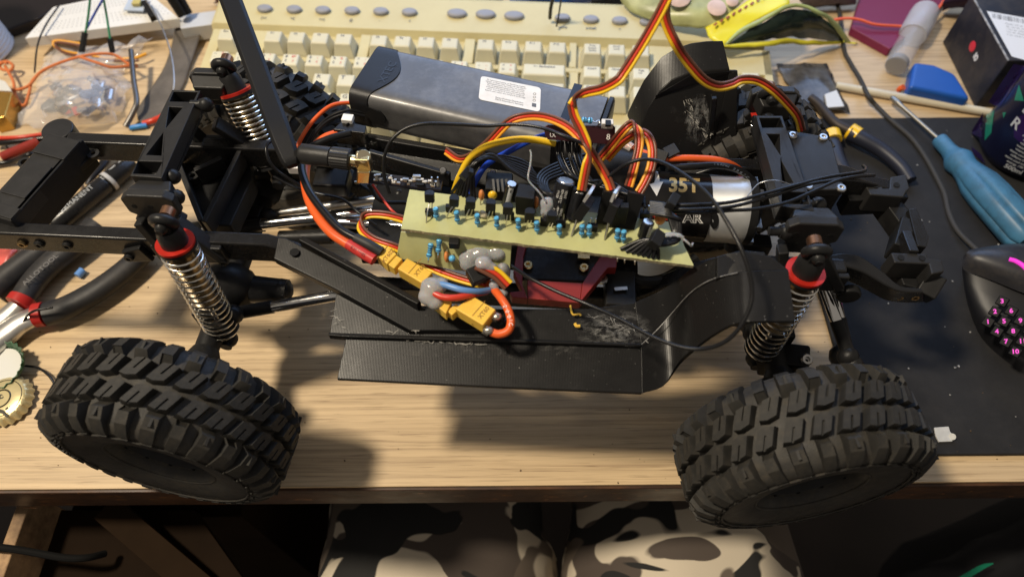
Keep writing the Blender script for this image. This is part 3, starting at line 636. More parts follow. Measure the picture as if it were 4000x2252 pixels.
part('side_floor', m, PRX, 20, .4)
m = M().prism(Q((1283, 1296, 98.2), (1352, 1300, 98.2), (2505, 1340, 98.2), (2505, 1350, 98.2), (1352, 1314, 98.2), (1282, 1308, 98.2)), (0, 0, -4)); part('floor_lip', m, PRX, 0, .4)
m = M()
m.sheet(Q((1352, 1314, 95.5), (1900, 1333, 95.5), (2505, 1350, 95.5)), Q((1316, 1478, 91), (1900, 1508, 91), (2508, 1534, 91)), (0, 0, -2.2)); part('lower_panel', m, PRX, 20, .4)
inn = Q((2505, 1346, 97), (2580, 1268, 97.4), (2640, 1200, 104), (2690, 1145, 117), (2740, 1108, 126), (2807, 1079, 135), (2870, 1064, 139.5), (2930, 1057, 142), (3080, 1053, 144))
out = Q((2508, 1535, 91), (2592, 1505, 89.4), (2645, 1420, 95), (2700, 1368, 109), (2776, 1312, 121), (2848, 1272, 131), (2890, 1260, 136), (2935, 1255, 139.5), (3106, 1253, 141.5))
inn_c, out_c = inn, out; inn = catmull(inn, 4); out = catmull(out, 4); m = M(); nrm = []
for i in range(len(inn)):
    t_ = (inn[min(i + 1, len(inn) - 1)] - inn[max(i - 1, 0)]); n_ = t_.cross(out[i] - inn[i]).normalized(); nrm.append(n_ * (2.2 if n_.z < 0 else -2.2))
m.sheet(inn, out, nrm); part('wheel_arch', m, PRX, 40, .3)
rim_ = [P(2505, 1346, 98), P(2570, 1285, 100.5), P(2640, 1205, 107.5), P(2690, 1150, 118), P(2740, 1112, 127), P(2800, 1085, 135), P(2880, 1066, 141)]
part('glue_seam', M().tube([p + V((0, 0, .3)) for p in rim_], 0.22, 6), mk('dried_glue', (0.16, 0.155, 0.15), .4, var=.9, vs=200), 50)
up = Q((2480, 1180, 102), (2570, 1140, 106), (2640, 1095, 115), (2690, 1055, 124), (2740, 1030, 131), (2807, 1000, 138), (2870, 985, 141), (2930, 985, 143), (3010, 1000, 144))
m = M().sheet(catmull(up, 4), inn, (0, 0, -2)); part('inner_arch', m, PRZ, 40, .3)
m = M().prism(Q((2800, 1000, 139), (2900, 975, 141), (2990, 985, 141), (2990, 1060, 143), (2800, 1085, 136)), (0, 0, -4)); part('arch_flange', m, PRX, 0, .5)
# white scuffs and glue smears along the seams
SC = mk('white_glue_smear', (0.50, 0.48, 0.44), .6, var=.5, vs=400, alpha=.24)
def smear(name, pts, z, n, spread, r, mat=SC, parent=None, seed=1, dirn=.1):
    random.seed(seed); m = M()
    for i in range(n):
        a, b = random.choice(list(zip(pts[:-1], pts[1:]))); t_ = random.random(); u, v = a[0] + (b[0] - a[0]) * t_ + random.gauss(0, spread), a[1] + (b[1] - a[1]) * t_ + random.gauss(0, spread * .5)
        zz = z(u, v) if callable(z) else z
        p = P(u, v, zz); rr = r * random.uniform(.3, 1.2); ang = random.uniform(0, 3.14)
        ang = random.gauss(dirn, .5); L_ = rr * random.uniform(2, 7); wv = rr * random.uniform(.3, 1.1); ax_, ay_ = V((math.cos(ang), math.sin(ang), 0)), V((-math.sin(ang), math.cos(ang), 0)); k = 9
        o = [p + ax_ * (math.cos(x) * L_ * random.uniform(.6, 1.2)) + ay_ * (math.sin(x) * wv * random.uniform(.4, 1.5)) for x in [2 * math.pi * j / k for j in range(k)]]
        m.prism(o, (0, 0, .05))
    return tag(part(name, m, mat, 0), kind='stuff')
smear('glue_smear', [(1590, 1330), (1900, 1345)], 96.2, 30, 3, .4, seed=3, dirn=0)
smear('glue_smear', [(1622, 1205), (1625, 1290)], 100.9, 40, 3, .5, seed=4, dirn=1.5)
smear('glue_strands', [(2300, 1235), (2430, 1265), (2520, 1330)], 100.4, 26, 22, .35, seed=5, dirn=-.7)
def patch(name, A, B, off, mat, n=8):
    rows = []
    for k in range(n + 1): rows.append([a * (1 - k / n) + b * (k / n) + off for a, b in zip(A, B)])
    return part(name, M().loft(rows), mat, 60)
SM1 = mk_smudge('powdery_glue', (.46, .45, .42), .46, .70, .75, (1, 2.0, 1)); SM2 = mk_smudge('faint_dust_smear', (.30, .29, .27), .53, .75, .35)
patch('dust_smear', Q((2230, 1215, 100), (2400, 1205, 100.4), (2540, 1215, 101)), Q((2260, 1345, 97), (2420, 1350, 97.2), (2560, 1370, 97.4)), V((0, 0, .5)), SM1)
patch('dust_smear', Q((1290, 1215, 99.1), (1400, 1220, 99.1), (1600, 1225, 99.6)), Q((1288, 1300, 97), (1400, 1306, 97), (1620, 1312, 97)), V((0, 0, .35)), SM2)
patch('dust_smear', Q((1352, 1318, 95.5), (1900, 1337, 95.5), (2505, 1354, 95.5)), Q((1345, 1380, 93.7), (1900, 1400, 93.7), (2507, 1420, 93.8)), V((0, 0, .35)), SM2)

smear('glue_smear', [(1300, 1200), (1330, 1285), (1560, 1300)], 99.2, 16, 8, .35, seed=6, dirn=0)
# ---- far-side arch (printed, with the battery leaning beside it)
zf = 100
ft = Q((2452, 440, 110), (2485, 370, 122), (2517, 310, 131), (2585, 222, 141), (2640, 188, 145), (2700, 168, 147), (2760, 160, 148), (2824, 159, 148))
fn_ = Q((2490, 530, 108), (2505, 490, 114), (2530, 425, 122), (2575, 355, 131), (2625, 312, 136), (2690, 286, 139), (2760, 275, 141), (2850, 269, 141))
m = M().sheet(ft, fn_, (0, 0, -2.4)); part('wheel_arch', m, PRX, 40, .4)
fb = Q((2425, 640, 96), (2450, 640, 96), (2500, 640, 96), (2560, 640, 96), (2620, 640, 96), (2690, 635, 96), (2760, 630, 96), (2875, 625, 96))
m = M().sheet(fn_, fb, -EY * 0 + V((0, 2.4, 0))); part('inner_arch', m, PRZ, 40, .4)
m = M().prism(Q((2560, 372, 130), (2700, 292, 140), (2882, 274, 141), (2884, 300, 138), (2700, 330, 134), (2600, 390, 126)), (0, 0, -3)); m.prism(Q((2850, 275, 141), (2882, 275, 141), (2876, 625, 97), (2780, 625, 97)), (0, 3, -2)); part('arch_flange', m, PRZ, 20, .4)
m = M().beam(P(2790, 380, 134), P(2772, 545, 106), 3, 3); part('arch_rib', m, PRZ, 20, .6)
random.seed(21)
def on_in(u, v):                                                    # height on the far inner arch wall under a pixel
    t_ = min(max((v - 290) / (630 - 290), 0), 1); return 139 + (96 - 139) * t_ + 1.6
smear('scuff', [(2690, 380), (2700, 460), (2760, 530)], on_in, 40, 9, .4, seed=12, dirn=-1.2)
patch('scuff_powder', [P(u, v, on_in(u, v)) for u, v in ((2660, 360), (2700, 360), (2750, 360))], [P(u, v, on_in(u, v)) for u, v in ((2680, 560), (2730, 560), (2800, 560))], V((0, -.4, .3)), mk_smudge('powdery_scuff', (.48, .48, .47), .47, .68, .7, (2.0, 1, 1)))
smear('scuff', [(2790, 385), (2774, 540)], on_in, 34, 1.5, .35, seed=13, dirn=-1.4)
# ================================================================== battery pack
BT, BR_, BN = P(1486, 168, 130), P(2403, 367, 130), P(1442, 385, 130)
bx = (BR_ - BT).normalized(); bz = bx.cross(BN - BT).normalized()
if bz.z < 0: bz = -bz
by = bz.cross(bx).normalized()                                        # away from the viewer
BL, BW, BH = (BR_ - BT).length, abs((BN - BT).dot(by)), 25.0
B0 = BT - by * BW                                                     # near left top corner
bat = thing('battery_pack', 'dark grey battery pack with black end caps and white label, lying across the chassis', 'battery', B0 - bz * BH)
def bp(x, y, z): return B0 + bx * x + by * y + bz * z
def bsec(x, g=0.0, r=6.0):                                            # rounded section at x
    o = []
    for cx, cz, a0 in ((BW - r, -r, 0), (r, -r, 90), (r, -BH + r, 180), (BW - r, -BH + r, 270)):
        for k in range(6):
            a = math.radians(a0 + 18 * k); o.append(bp(x, cx + math.cos(a) * (r + g), cz + math.sin(a) * (r + g)))
    oo = []
    for i, p in enumerate(o):
        oo.append(p); q_ = o[(i + 1) % len(o)]
        if (q_ - p).length > 4: oo += [p + (q_ - p) * (k / 9) for k in range(1, 9)]
    return oo
m = M().loft([bsec(3), bsec(BL - 3)], True, True)
SHR = mk('dark_silver_film', (0.105, 0.104, 0.106), 0.44, 0.22, var=0.12, vs=30, rv=0.08, dust=0.45, dcol=(0.27, 0.265, 0.26), coat=.12)
part_b = lambda n, m_, mt, sm=40, bv=0: build(n, m_, mt, bat, sm, bv)
part_b('battery_body', m, SHR, 40, 0.5)
CAPM = mk('black_end_cap', (0.015, 0.015, 0.016), 0.38, spec=.3, bump=0.2, bs=1800)
def capx(t):                                                          # wavy inner edge of the cap, t runs round the section
    return 13 + 7.5 * math.sin(t * 2 * math.pi * 2 + 0.9)
s0 = bsec(0, 0.7); n_ = len(s0)
rows = [[bp(0, BW / 2, -BH / 2) + (p - bp(0, BW / 2, -BH / 2)) * .93 - bx * .8 for p in s0], s0]
# widest in the middle of the top and of the front face
def fy(p): return (p - B0).dot(by), (p - B0).dot(bz)
inner = []
for p in s0:
    y, z = fy(p)
    k = math.sin(math.pi * min(max(y / BW, 0), 1)) ** 1.5 if z > -7 or z < -BH + 7 else math.sin(math.pi * min(max(-z / BH, 0), 1)) ** 1.5
    inner.append(p + bx * (11 + 10 * k))
rows.append(inner); rows.append([bp(0, BW / 2, -BH / 2) + (p - bp(0, BW / 2, -BH / 2) - bx * (p - B0).dot(bx)) * .97 + bx * (p - B0).dot(bx) for p in inner])
m = M().loft(rows, True, True); part_b('end_cap', m, CAPM, 40, 0.3)
rows = [[bp(BL, BW / 2, -BH / 2) + (p - bp(0, BW / 2, -BH / 2)) * .93 + bx * .8 for p in s0], [p + bx * BL for p in s0], [p + bx * (BL - 2.2) for p in s0], [bp(BL - 2.2, BW / 2, -BH / 2) + (p - bp(0, BW / 2, -BH / 2)) * .97 for p in s0]]
part_b('end_cap', M().loft(rows, True, True), CAPM, 40, 0.3)
t = M(); text(t, 'XTEC', flatmap(bp(14.5, 22, 0.95), by * -1 * -1, -bx), 6.5, 1.1); part_b('cap_lettering', t, mk('raised_cap_lettering', (0.017, 0.017, 0.018), .3), 0)
lab_c = [(1880, 297), (2112, 343), (2110, 438), (1868, 388)]
lp = [onplane(u, v, bp(0, 0, 0.12), bz) for u, v in lab_c]
m = M()
cc = sum(lp, V()) / 4; ex_ = ((lp[1] - lp[0]) + (lp[2] - lp[3])) / 2; ey_ = ((lp[0] - lp[3]) + (lp[1] - lp[2])) / 2; lw, lh = ex_.length, ey_.length; ex_.normalize(); ey_.normalize()
o = []
for sx, sy, a0 in ((1, 1, 0), (-1, 1, 90), (-1, -1, 180), (1, -1, 270)):
    for k in range(4):
        a = math.radians(a0 + 30 * k); o.append(cc + ex_ * (sx * (lw / 2 - 2) + 2 * math.cos(a)) + ey_ * (sy * (lh / 2 - 2) + 2 * math.sin(a)))
m.prism(o, bz * .08); part_b('safety_label', m, mk('paper_label', (0.74, 0.73, 0.71), .5, dust=.5, dcol=(.5, .46, .4), vs=50), 0)
t = M(); T_ = ['PE. Gebrauchsanweisung, vor Benutzung sorgfaltig', 'befolgen, zu diesem Akku. Charge only with balancer', 'Rechargeable battery. Do not short the contacts,', 'Nur mit geeignetem Ladegerat laden, not in fire', "d'utilisation de la batterie et en respecter le mode", 'utiliser. Il est interdit de brancher ou charger ici', "Batterie, pile a utiliser dans d'emploi et au recyclage"]
for i, s_ in enumerate(T_): text(t, s_, flatmap(cc + bz * .11 + ex_ * (-2.6) + ey_ * (lh / 2 - 2.0 - i * 1.42), ex_, ey_), 1.33, .82, .012)
for i, s_ in enumerate(('Racing Products Distribution', '73614 Schorndorf | Germany')): text(t, s_, flatmap(cc + bz * .11 + ex_ * 0 - ey_ * (lh / 2 - 2.6 + (-1.5 if i == 0 else 0)), ex_, ey_), 1.5, .9, .02)
part_b('label_print', t, GREYP, 0)
t = M()
for k in range(3):
    t.torus(cc + bz * .1 + ex_ * (lw / 2 - 3.4) + ey_ * (3.6 - k * 2.6), bz, .75, .13, 12, 4)
t.add([cc + bz * .11 + ex_ * (lw / 2 - 3.4 + a) + ey_ * (-5 + b) for a, b in ((-1.2, -1.6), (1.2, -1.6), (1.2, 1.2), (-1.2, 1.2))], [(0, 1, 2, 3)])
part_b('label_symbols', t, GREYP, 0)
m = M().beam(bp(BL - 21, BW + .5, .5), bp(BL - 21, -.3, .5), 4.6, .7); m.beam(bp(BL - 21, -.4, .8), bp(BL - 21, -.4, -BH), .7, 4.6, bx); part_b('retaining_strap', m, WBLK, 0)
# ================================================================== wires
def seg(n, pts, r, mat, parent=None, **k):
    return build(n, M().tube(Q(*pts), r, 10, 8), mat, parent, 60)
def wire(name, pts, r, mat, label, cat='wire', group=None):
    o = seg(name, pts, r, mat); tag(o, label, cat, group); return o
def ribbon(pts, label, mats=(WYEL, WRED, WBRN), pitch=1.45, r=.78, tw=None, group=None, name='servo_cable'):
    W_ = Q(*pts); c = catmull(W_, 8); n = len(c); offs = []
    for i, p in enumerate(c):
        d = (c[min(i + 1, n - 1)] - c[max(i - 1, 0)]).normalized(); s = d.cross((EYE - p).normalized()).normalized()
        if tw:
            f = i / (n - 1) * (len(tw) - 1); k = min(int(f), len(tw) - 2); a = math.radians(tw[k] + (tw[k + 1] - tw[k]) * (f - k)); s = Matrix.Rotation(a, 3, d) @ s
        offs.append(s)
    t = thing(name, label, 'cable', tuple(W_[0]), group)
    for j, mt in enumerate(mats):
        build('wire', M().tube([p + o * (j - (len(mats) - 1) / 2) * pitch for p, o in zip(c, offs)], r, 8, 1), mt, t, 60)
    return t
pc = thing('battery_lead', 'thick red and black battery lead curving down from the battery into the amber connector', 'cable', P(1400, 950, 118))
seg('red_lead', ((1330, 520, 118), (1270, 540, 118), (1215, 590, 116), (1193, 660, 116), (1196, 740, 117), (1225, 820, 118), (1290, 905, 119), (1372, 962, 119)), 2.5, WORG, pc)
build('heat_shrink', M().tube(Q((1362, 953, 119), (1412, 985, 119), (1462, 1015, 118)), 2.8, 14, 6), WREDS, pc, 60)
seg('black_lead', ((1370, 520, 122), (1280, 545, 122), (1205, 585, 121), (1178, 650, 121), (1205, 740, 121), (1260, 820, 121), (1330, 895, 121), (1400, 935, 121)), 2.1, WBLK, pc)
build('heat_shrink', M().tube(Q((1390, 930, 121), (1440, 955, 121), (1490, 985, 119)), 2.6, 14, 6), mk('black_heatshrink', (0.018, 0.018, 0.018), .55), pc, 60)
t = M()
hd = (P(1462, 1015, 118) - P(1362, 953, 119)).normalized(); hs = hd.cross(V((0, -.5, .8))).normalized(); hn = hs.cross(hd).normalized()
if hn.z < 0: hn = -hn
hc = P(1410, 982, 119)
text(t, 'E35298S', lambda x, y: hc + hd * x + (hs if hs.y > 0 else -hs) * 2.85 * math.sin((y - .6) / 2.85) + hn * (2.9 * math.cos((y - .6) / 2.85) - 0.0), 2.6, 1.0); build('shrink_print', t, mk('dark_red_print', (.12, .01, .01), .5), pc, 0)
bl_ = thing('balance_lead', 'thin orange and black leads with a black plug at the battery left end', 'cable', P(1360, 500, 112))
seg('wire', ((1425, 412, 118), (1360, 402, 122), (1290, 415, 124), (1225, 470, 122), (1180, 535, 119), (1160, 580, 116)), 1.15, WORG, bl_)
for du, dv in ((0, 0), (8, 12)): seg('wire', ((1425, 440 + dv, 118), (1360, 432 + dv, 121), (1290, 455 + dv, 120), (1235, 505 + dv, 118), (1190 + du, 580 + dv, 114)), .9, WBLK, bl_)
m = M().prism(Q((1335, 472, 122), (1430, 490, 122), (1424, 520, 122), (1300, 505, 122)), (0, 0, -11)); m.beam(P(1360, 480, 123), P(1355, 540, 115), 1, 3); build('plug', m, GLOSSB, bl_, 0, .8)
build('plug_key', M().beam(P(1338, 463, 123), P(1380, 467, 123), 5, 3), WHT, bl_, 0, .4)
wp = build('white_plug', M().box(P(1152, 655, 112), 6.5, 5, 5, RZ), WHT, None, 0, .6); tag(wp, 'tiny white plug behind the foot of the antenna', 'plug')
# ---- amber connectors
xt = thing('power_connector', 'string of amber yellow plugs joined end to end on the black side floor', 'connector', P(1700, 1150, 104))
ZX = 119
def slab(name, pix, mat, dz=-7.5, bv=.6, z=ZX): return build(name, M().prism(Q(*[(u, v, z) for u, v in pix]), (0, 0, dz)), mat, xt, 0, bv)
slab('plug_body', ((1468, 994), (1504, 957), (1551, 990), (1512, 1031)), XT)
slab('plug_neck', ((1500, 1022), (1538, 990), (1572, 1010), (1540, 1048)), XT, -6.2, .4, ZX - .9)
slab('plug_body', ((1551, 1048), (1590, 1006), (1690, 1062), (1650, 1106)), XT)
slab('plug_neck', ((1640, 1140), (1690, 1098), (1764, 1178), (1742, 1224)), XT, -6.4, .4, ZX - .9)
slab('plug_neck', ((1744, 1212), (1782, 1185), (1800, 1200), (1766, 1230)), XT, -5.4, .4, ZX - 2)
slab('plug_body', ((1776, 1203), (1846, 1154), (1937, 1207), (1887, 1270)), XT)
def xtext(s, cu, cv, du, dv, size, vu, vv):
    a = P(cu, cv, ZX + .12); e = (P(cu + du, cv + dv, ZX + .12) - a).normalized(); f = (P(cu + vu, cv + vv, ZX + .12) - a).normalized(); t_ = M(); text(t_, s, flatmap(a, e, f), size, 1.0, .02); return t_
for s, cu, cv in (('XT60Z', 1516, 998), ('XT60', 1640, 1055), ('XT60', 1890, 1220)):
    t = xtext(s, cu, cv, 50, -58, 3.0, -50, -32)
    a = P(cu - 26, cv - 16, ZX + .1); b = P(cu + 20, cv - 62 + 20, ZX + .1)
    t.beam(P(cu - 45, cv + 12, ZX + .1), P(cu + 5, cv - 45, ZX + .1), .35, .1)
    build('moulded_lettering', t, XTD, xt, 0)
for s, u, v in (('+', 1480, 1028), ('+', 1600, 1105), ('+', 1846, 1268)):
    pn = (P(1872, 1308, ZX - 7.5) - P(1887, 1270, ZX)).cross(P(1776, 1203, ZX) - P(1887, 1270, ZX)).normalized()
    a = P(u, v, ZX - 4); e = (P(1887, 1270, ZX) - P(1776, 1203, ZX)).normalized(); t = M(); fr = e.cross(EZ).normalized(); fr = -fr if fr.y > 0 else fr
    q0 = P(1776, 1203, ZX) if u > 1800 else P(1551, 1048, ZX) if u > 1550 else P(1468, 994, ZX)
    p0 = onplane(u, v, q0 + fr * .15, fr); text(t, s, flatmap(p0, e, EZ), 4.0); build('polarity_mark', t, XTD, xt, 0)
for u, v in ((1936, 1236), (1903, 1290)):
    m = M().cyl(P(u - 12, v - 6, 115), P(u + 8, v + 5, 114), 2.3, 14); m.ball(P(u + 4, v, 115.5), 2.7, 10, (1, .8, .7)); build('solder_cup', m, mk('old_solder', (.5, .47, .42), .35, .9, bump=.8, bs=500) if 'old_solder' not in bpy.data.materials else bpy.data.materials['old_solder'], xt, 60)
seg('output_lead', ((1918, 1296, 114), (1950, 1304, 114), (1985, 1290, 115), (1996, 1255, 116), (1985, 1210, 117), (1958, 1165, 117), (1930, 1130, 114), (1905, 1105, 108)), 2.0, WORG, xt)
seg('output_lead', ((1936, 1240, 114), (1965, 1262, 110), (1975, 1240, 108)), 1.6, WBLK, xt)
t = M()
for i, ch in enumerate('200°C'):
    u, v = [(1972, 1196), (1981, 1216), (1988, 1236), (1992, 1252), (1994, 1266)][i]
    p = P(u, v, 119.2); d = (P(1994, 1262, 119.2) - P(1970, 1192, 119.2)).normalized(); text(t, ch, flatmap(p, d, EZ.cross(d)), 2.6)
build('lead_print', t, WHT, xt, 0)
def blob(name, specs, mat, parent, n=16, noise=.12, seed=5):
    import mathutils
    m = M()
    for (u, v, z, r, sx, sy, sz_) in specs: m.ball(P(u, v, z), r, n, (sx, sy, sz_))
    m.v = [p + mathutils.noise.noise_vector(p * .22) * noise * 9 for p in m.v]
    o = build(name, m, mat, parent, 0); r = o.modifiers.new('fuse', 'REMESH'); r.mode = 'VOXEL'; r.voxel_size = .0007; r.use_smooth_shade = True
    s_ = o.modifiers.new('soften', 'SMOOTH'); s_.iterations = 7; s_.factor = .6
    return o
blob('glue_blob', [(1690, 1122, 121, 6.0, 1, .9, .75), (1676, 1155, 119, 5.2, 1, 1, .8), (1700, 1180, 118, 4.4, .9, .9, .8), (1720, 1112, 121, 4.2, 1, .9, .8)], GLUE, xt, noise=.05)
m = M()
wire('blue_lead', ((1700, 1105, 123), (1745, 1115, 123), (1810, 1133, 123), (1870, 1138, 119), (1930, 1130, 112)), 1.55, WLBL, 'light blue lead leaving the glue blob on the amber plugs')
wire('red_lead', ((1695, 1145, 122), (1730, 1160, 122), (1780, 1162, 122), (1840, 1150, 120), (1900, 1138, 114)), 1.6, WRED, 'short red lead leaving the glue blob below the blue one')
# ================================================================== home-made circuit board
ZB = 132.0
pcb = thing('circuit_board', 'home-made yellow fibreglass circuit board crowded with resistors and transistors', 'circuit board', P(2100, 880, 118))
bd = lambda n, m_, mt, sm=40, bv=0: build(n, m_, mt, pcb, sm, bv)
cor = [(1600, 740), (1566, 893), (2710, 1037), (2630, 868)]
random.seed(3)
def jag(a, b, n, amp): return [a + (b - a) * (i / n) + V((random.uniform(-amp, amp), random.uniform(-amp, amp), 0)) * (0 < i < n) for i in range(n)]
pts = Q(*[(u, v, ZB) for u, v in cor]); edge = jag(pts[0], pts[1], 12, .06) + jag(pts[1], pts[2], 70, .16) + jag(pts[2], pts[3], 12, .06) + jag(pts[3], pts[0], 40, .05)
m = M(); n = len(edge); m.add(edge, [tuple(range(n))]); m.mat(1)
m.add(edge + [p + V((0, 0, -1.9)) for p in edge], [(i, (i + 1) % n, n + (i + 1) % n, n + i) for i in range(n)]); m.mat(0); m.add([p + V((0, 0, -1.9)) for p in edge], [tuple(range(n))[::-1]])
bd('board', m, [PCBM, PCBE], 0)
vn = (pts[2] - pts[1]).cross(EZ).normalized(); vn = -vn if vn.y > 0 else vn
v0 = pts[1] + V((0, 0, -2)) - vn * 2.5; vn = (vn * math.cos(math.radians(24)) + EZ * math.sin(math.radians(24))).normalized()
def onv(u, v, off=0): return onplane(u, v, v0 + vn * off, vn)
q = [onv(1566, 905), onv(1548, 1007), onv(1760, 1052), onv(1990, 1085), onv(1998, 948)]
bd('hanging_board', M().prism(q, -vn * 1.8), PCBM, 0, .2)
def resistor(a, b, r=1.2, parent=None):
    a, b = V(a), V(b); d = (b - a); L_ = d.length; dn_ = d.normalized(); m = M()
    prof = [(.3, -1.2), (.3, 0), (r * .9, .25), (r * 1.12, .7), (r * 1.12, 1.6), (r * .88, 2.0), (r * .88, L_ - 2), (r * 1.12, L_ - 1.6), (r * 1.12, L_ - .6), (r * .8, L_), (.3, L_)]
    m.lathe(a, dn_, prof, 14)
    m.mat(1)
    for k in (1.15, L_ * .38, L_ * .52, L_ * .66, L_ - 1.0):
        rr = r * (1.16 if k < 1.7 or k > L_ - 1.7 else .93); m.lathe(a + dn_ * (k - .22), dn_, [(rr, 0), (rr, .44)], 14, False)
    m.mat(2); m.cyl(a - dn_ * 2.6, a, .3, 6)
    return build('resistor', m, [RESB, RESD, LEAD], parent or pcb, 40)
for u, v in ((1704, 838), (1787, 852), (1865, 863), (1941, 874), (2026, 881), (2098, 891), (2185, 905), (2272, 905), (2302, 907), (2410, 922), (2435, 927)):
    p = P(u, v + 13, ZB + 1.4); j = random.uniform(-.7, .7)
    resistor(p, p + EX * (j * .6 - .3) + EY * 2.0 + EZ * 5.2)
def to92(u, v, bu, bv, lean=0.0):
    t = sub_pcb('transistor', P(bu, bv, ZB)); c = P(u, v, ZB + 9.5); p0 = P(bu, bv, ZB)
    upv = ((c - p0).normalized() * .35 + EZ * .85).normalized(); d, s_, f_ = frame(upv)
    s_ = (EX - d * EX.dot(d)).normalized(); f_ = d.cross(s_)
    o = []
    for k in range(11):
        a = math.radians(-35 + 25 * k); o.append(c - d * 2.5 + (s_ * math.cos(a) + f_ * math.sin(a)) * 2.4)
    m = M().prism(o, d * 5); build('case', m, CHIP, t, 30, .15)
    m = M().tube([p0, p0 + (c - p0) * .35 + EZ * .6, c - d * 2.5], .33, 6, 5)
    m.tube([p0 + EX * 2 + EY * 3, c - d * 2.5 + s_ * 1.2], .28, 6); m.box(p0 + EX * 1 + EY * 3.4 + EZ * 3, 2.6, 2.2, 4.5, RZ) if False else None
    build('lead', m, LEAD, t, 40)
    build('socket', M().box(p0 + EX * 1.5 + EY * 4.6 + EZ * 2.2, 4.4, 2.2, 4.2, RZ), CHIP, t, 0, .2)
def sub_pcb(name, loc, parent=None):
    o = bpy.data.objects.new(name, None); sc.collection.objects.link(o); o.parent = parent or pcb; o['o'] = list(loc); o.location = (V(loc) - V((parent or pcb)['o'])) * S; o.empty_display_size = .005; return o
for a in ((1678, 769, 1665, 870), (1774, 786, 1745, 853), (1838, 795, 1819, 860), (1917, 802, 1902, 867), (1984, 817, 1976, 884), (2069, 838, 2055, 893), (2155, 848, 2136, 905)): to92(*a)
def can(name, tu, tv, bu, bv, h, r, top, stripe=None, txt=None):
    t = sub_pcb(name, P(bu, bv, ZB)); a = P(bu, bv, ZB + .5); b = P(tu, tv, ZB + h); d = (b - a).normalized(); L_ = (b - a).length
    build('sleeve', M().lathe(a, d, [(r * .92, 0), (r, .6), (r * .94, 1.4), (r, 2.0), (r, L_ - .3), (r * .82, L_ + .1)], 24), mk('capacitor_sleeve', (.012, .012, .014), .22) if 'capacitor_sleeve' not in bpy.data.materials else bpy.data.materials['capacitor_sleeve'], t, 40)
    build('can_top', M().lathe(a + d * (L_ + .05), d, [(r * .84, 0), (r * .80, .25), (.1, .25)], 24), STEEL, t, 30)
    tv_ = (EYE - a); e = (tv_ - d * tv_.dot(d)).normalized(); s_ = d.cross(e)
    def on(ang, h_): return a + d * h_ + (e * math.cos(ang) + s_ * math.sin(ang)) * (r + .06)
    if stripe is not None:
        m = M(); m.loft([[on(stripe + .22 * k, h_) for k in range(-2, 3)] for h_ in (1, L_ - .6)]); build('polarity_stripe', m, mk('stripe_silver', (.6, .6, .6), .4) if 'stripe_silver' not in bpy.data.materials else bpy.data.materials['stripe_silver'], t, 60)
        m = M(); m.add([on(stripe + x, y) for x, y in ((-.1, L_ * .75), (.1, L_ * .75), (.1, L_ * .88), (-.1, L_ * .88))], [(0, 1, 2, 3)]); m.v = [p + e * .05 for p in m.v]; build('minus_mark', m, CHIP, t, 0)
    if txt:
        m = M()
        for s, ang, h0, sz in txt: text(m, s, lambda x, y: on(ang + y / r, h0 - x), sz, 1.0, 0, True)
        build('capacitor_print', m, WHT, t, 0)
can('electrolytic_capacitor', 1999, 718, 1978, 800, 13, 2.6, 0, stripe=.15)
can('electrolytic_capacitor', 2211, 706, 2175, 842, 17, 4.4, 0, txt=(('VENT', .33, 13.5, 1.7), ('40+105°C', -.08, 12.3, 1.7), ('11/20', -.5, 12.8, 1.7), ('VENT', .33, 4.2, 1.7), ('-40+105', -.08, 4.4, 1.6), ('11/2', -.5, 4.0, 1.7)))
can('electrolytic_capacitor', 2262, 745, 2235, 850, 13, 3.8, 0)
can('electrolytic_capacitor', 2533, 866, 2512, 925, 9, 2.9, 0, stripe=.9)
def disc(u, v, bu, bv, mat, r=2.6, name='ceramic_capacitor', th=.55, base=None, n_=None):
    c = P(u, v, ZB + 5); m = M().ball(c, r, 14, (th, .7, 1)); m.mat(1); m.tube([P(bu, bv, ZB), c], .28, 6)
    build(name, m, [mat, LEAD], pcb, 50)
disc(1881, 762, 1876, 800, CERO, 3.2, th=.45); disc(1924, 762, 1926, 795, TANT, 2.5, 'tantalum_capacitor', .9); disc(2095, 790, 2090, 835, CERO, 3.4, th=.4); disc(2579, 853, 2570, 895, CERO, 3.8, th=.7)
bd('relay', M().prism(Q((2013, 836, ZB + .3), (2083, 846, ZB + .3), (2092, 795, ZB + .3), (2026, 785, ZB + .3)), (0, 0, 13)), CHIP, 0, .4)
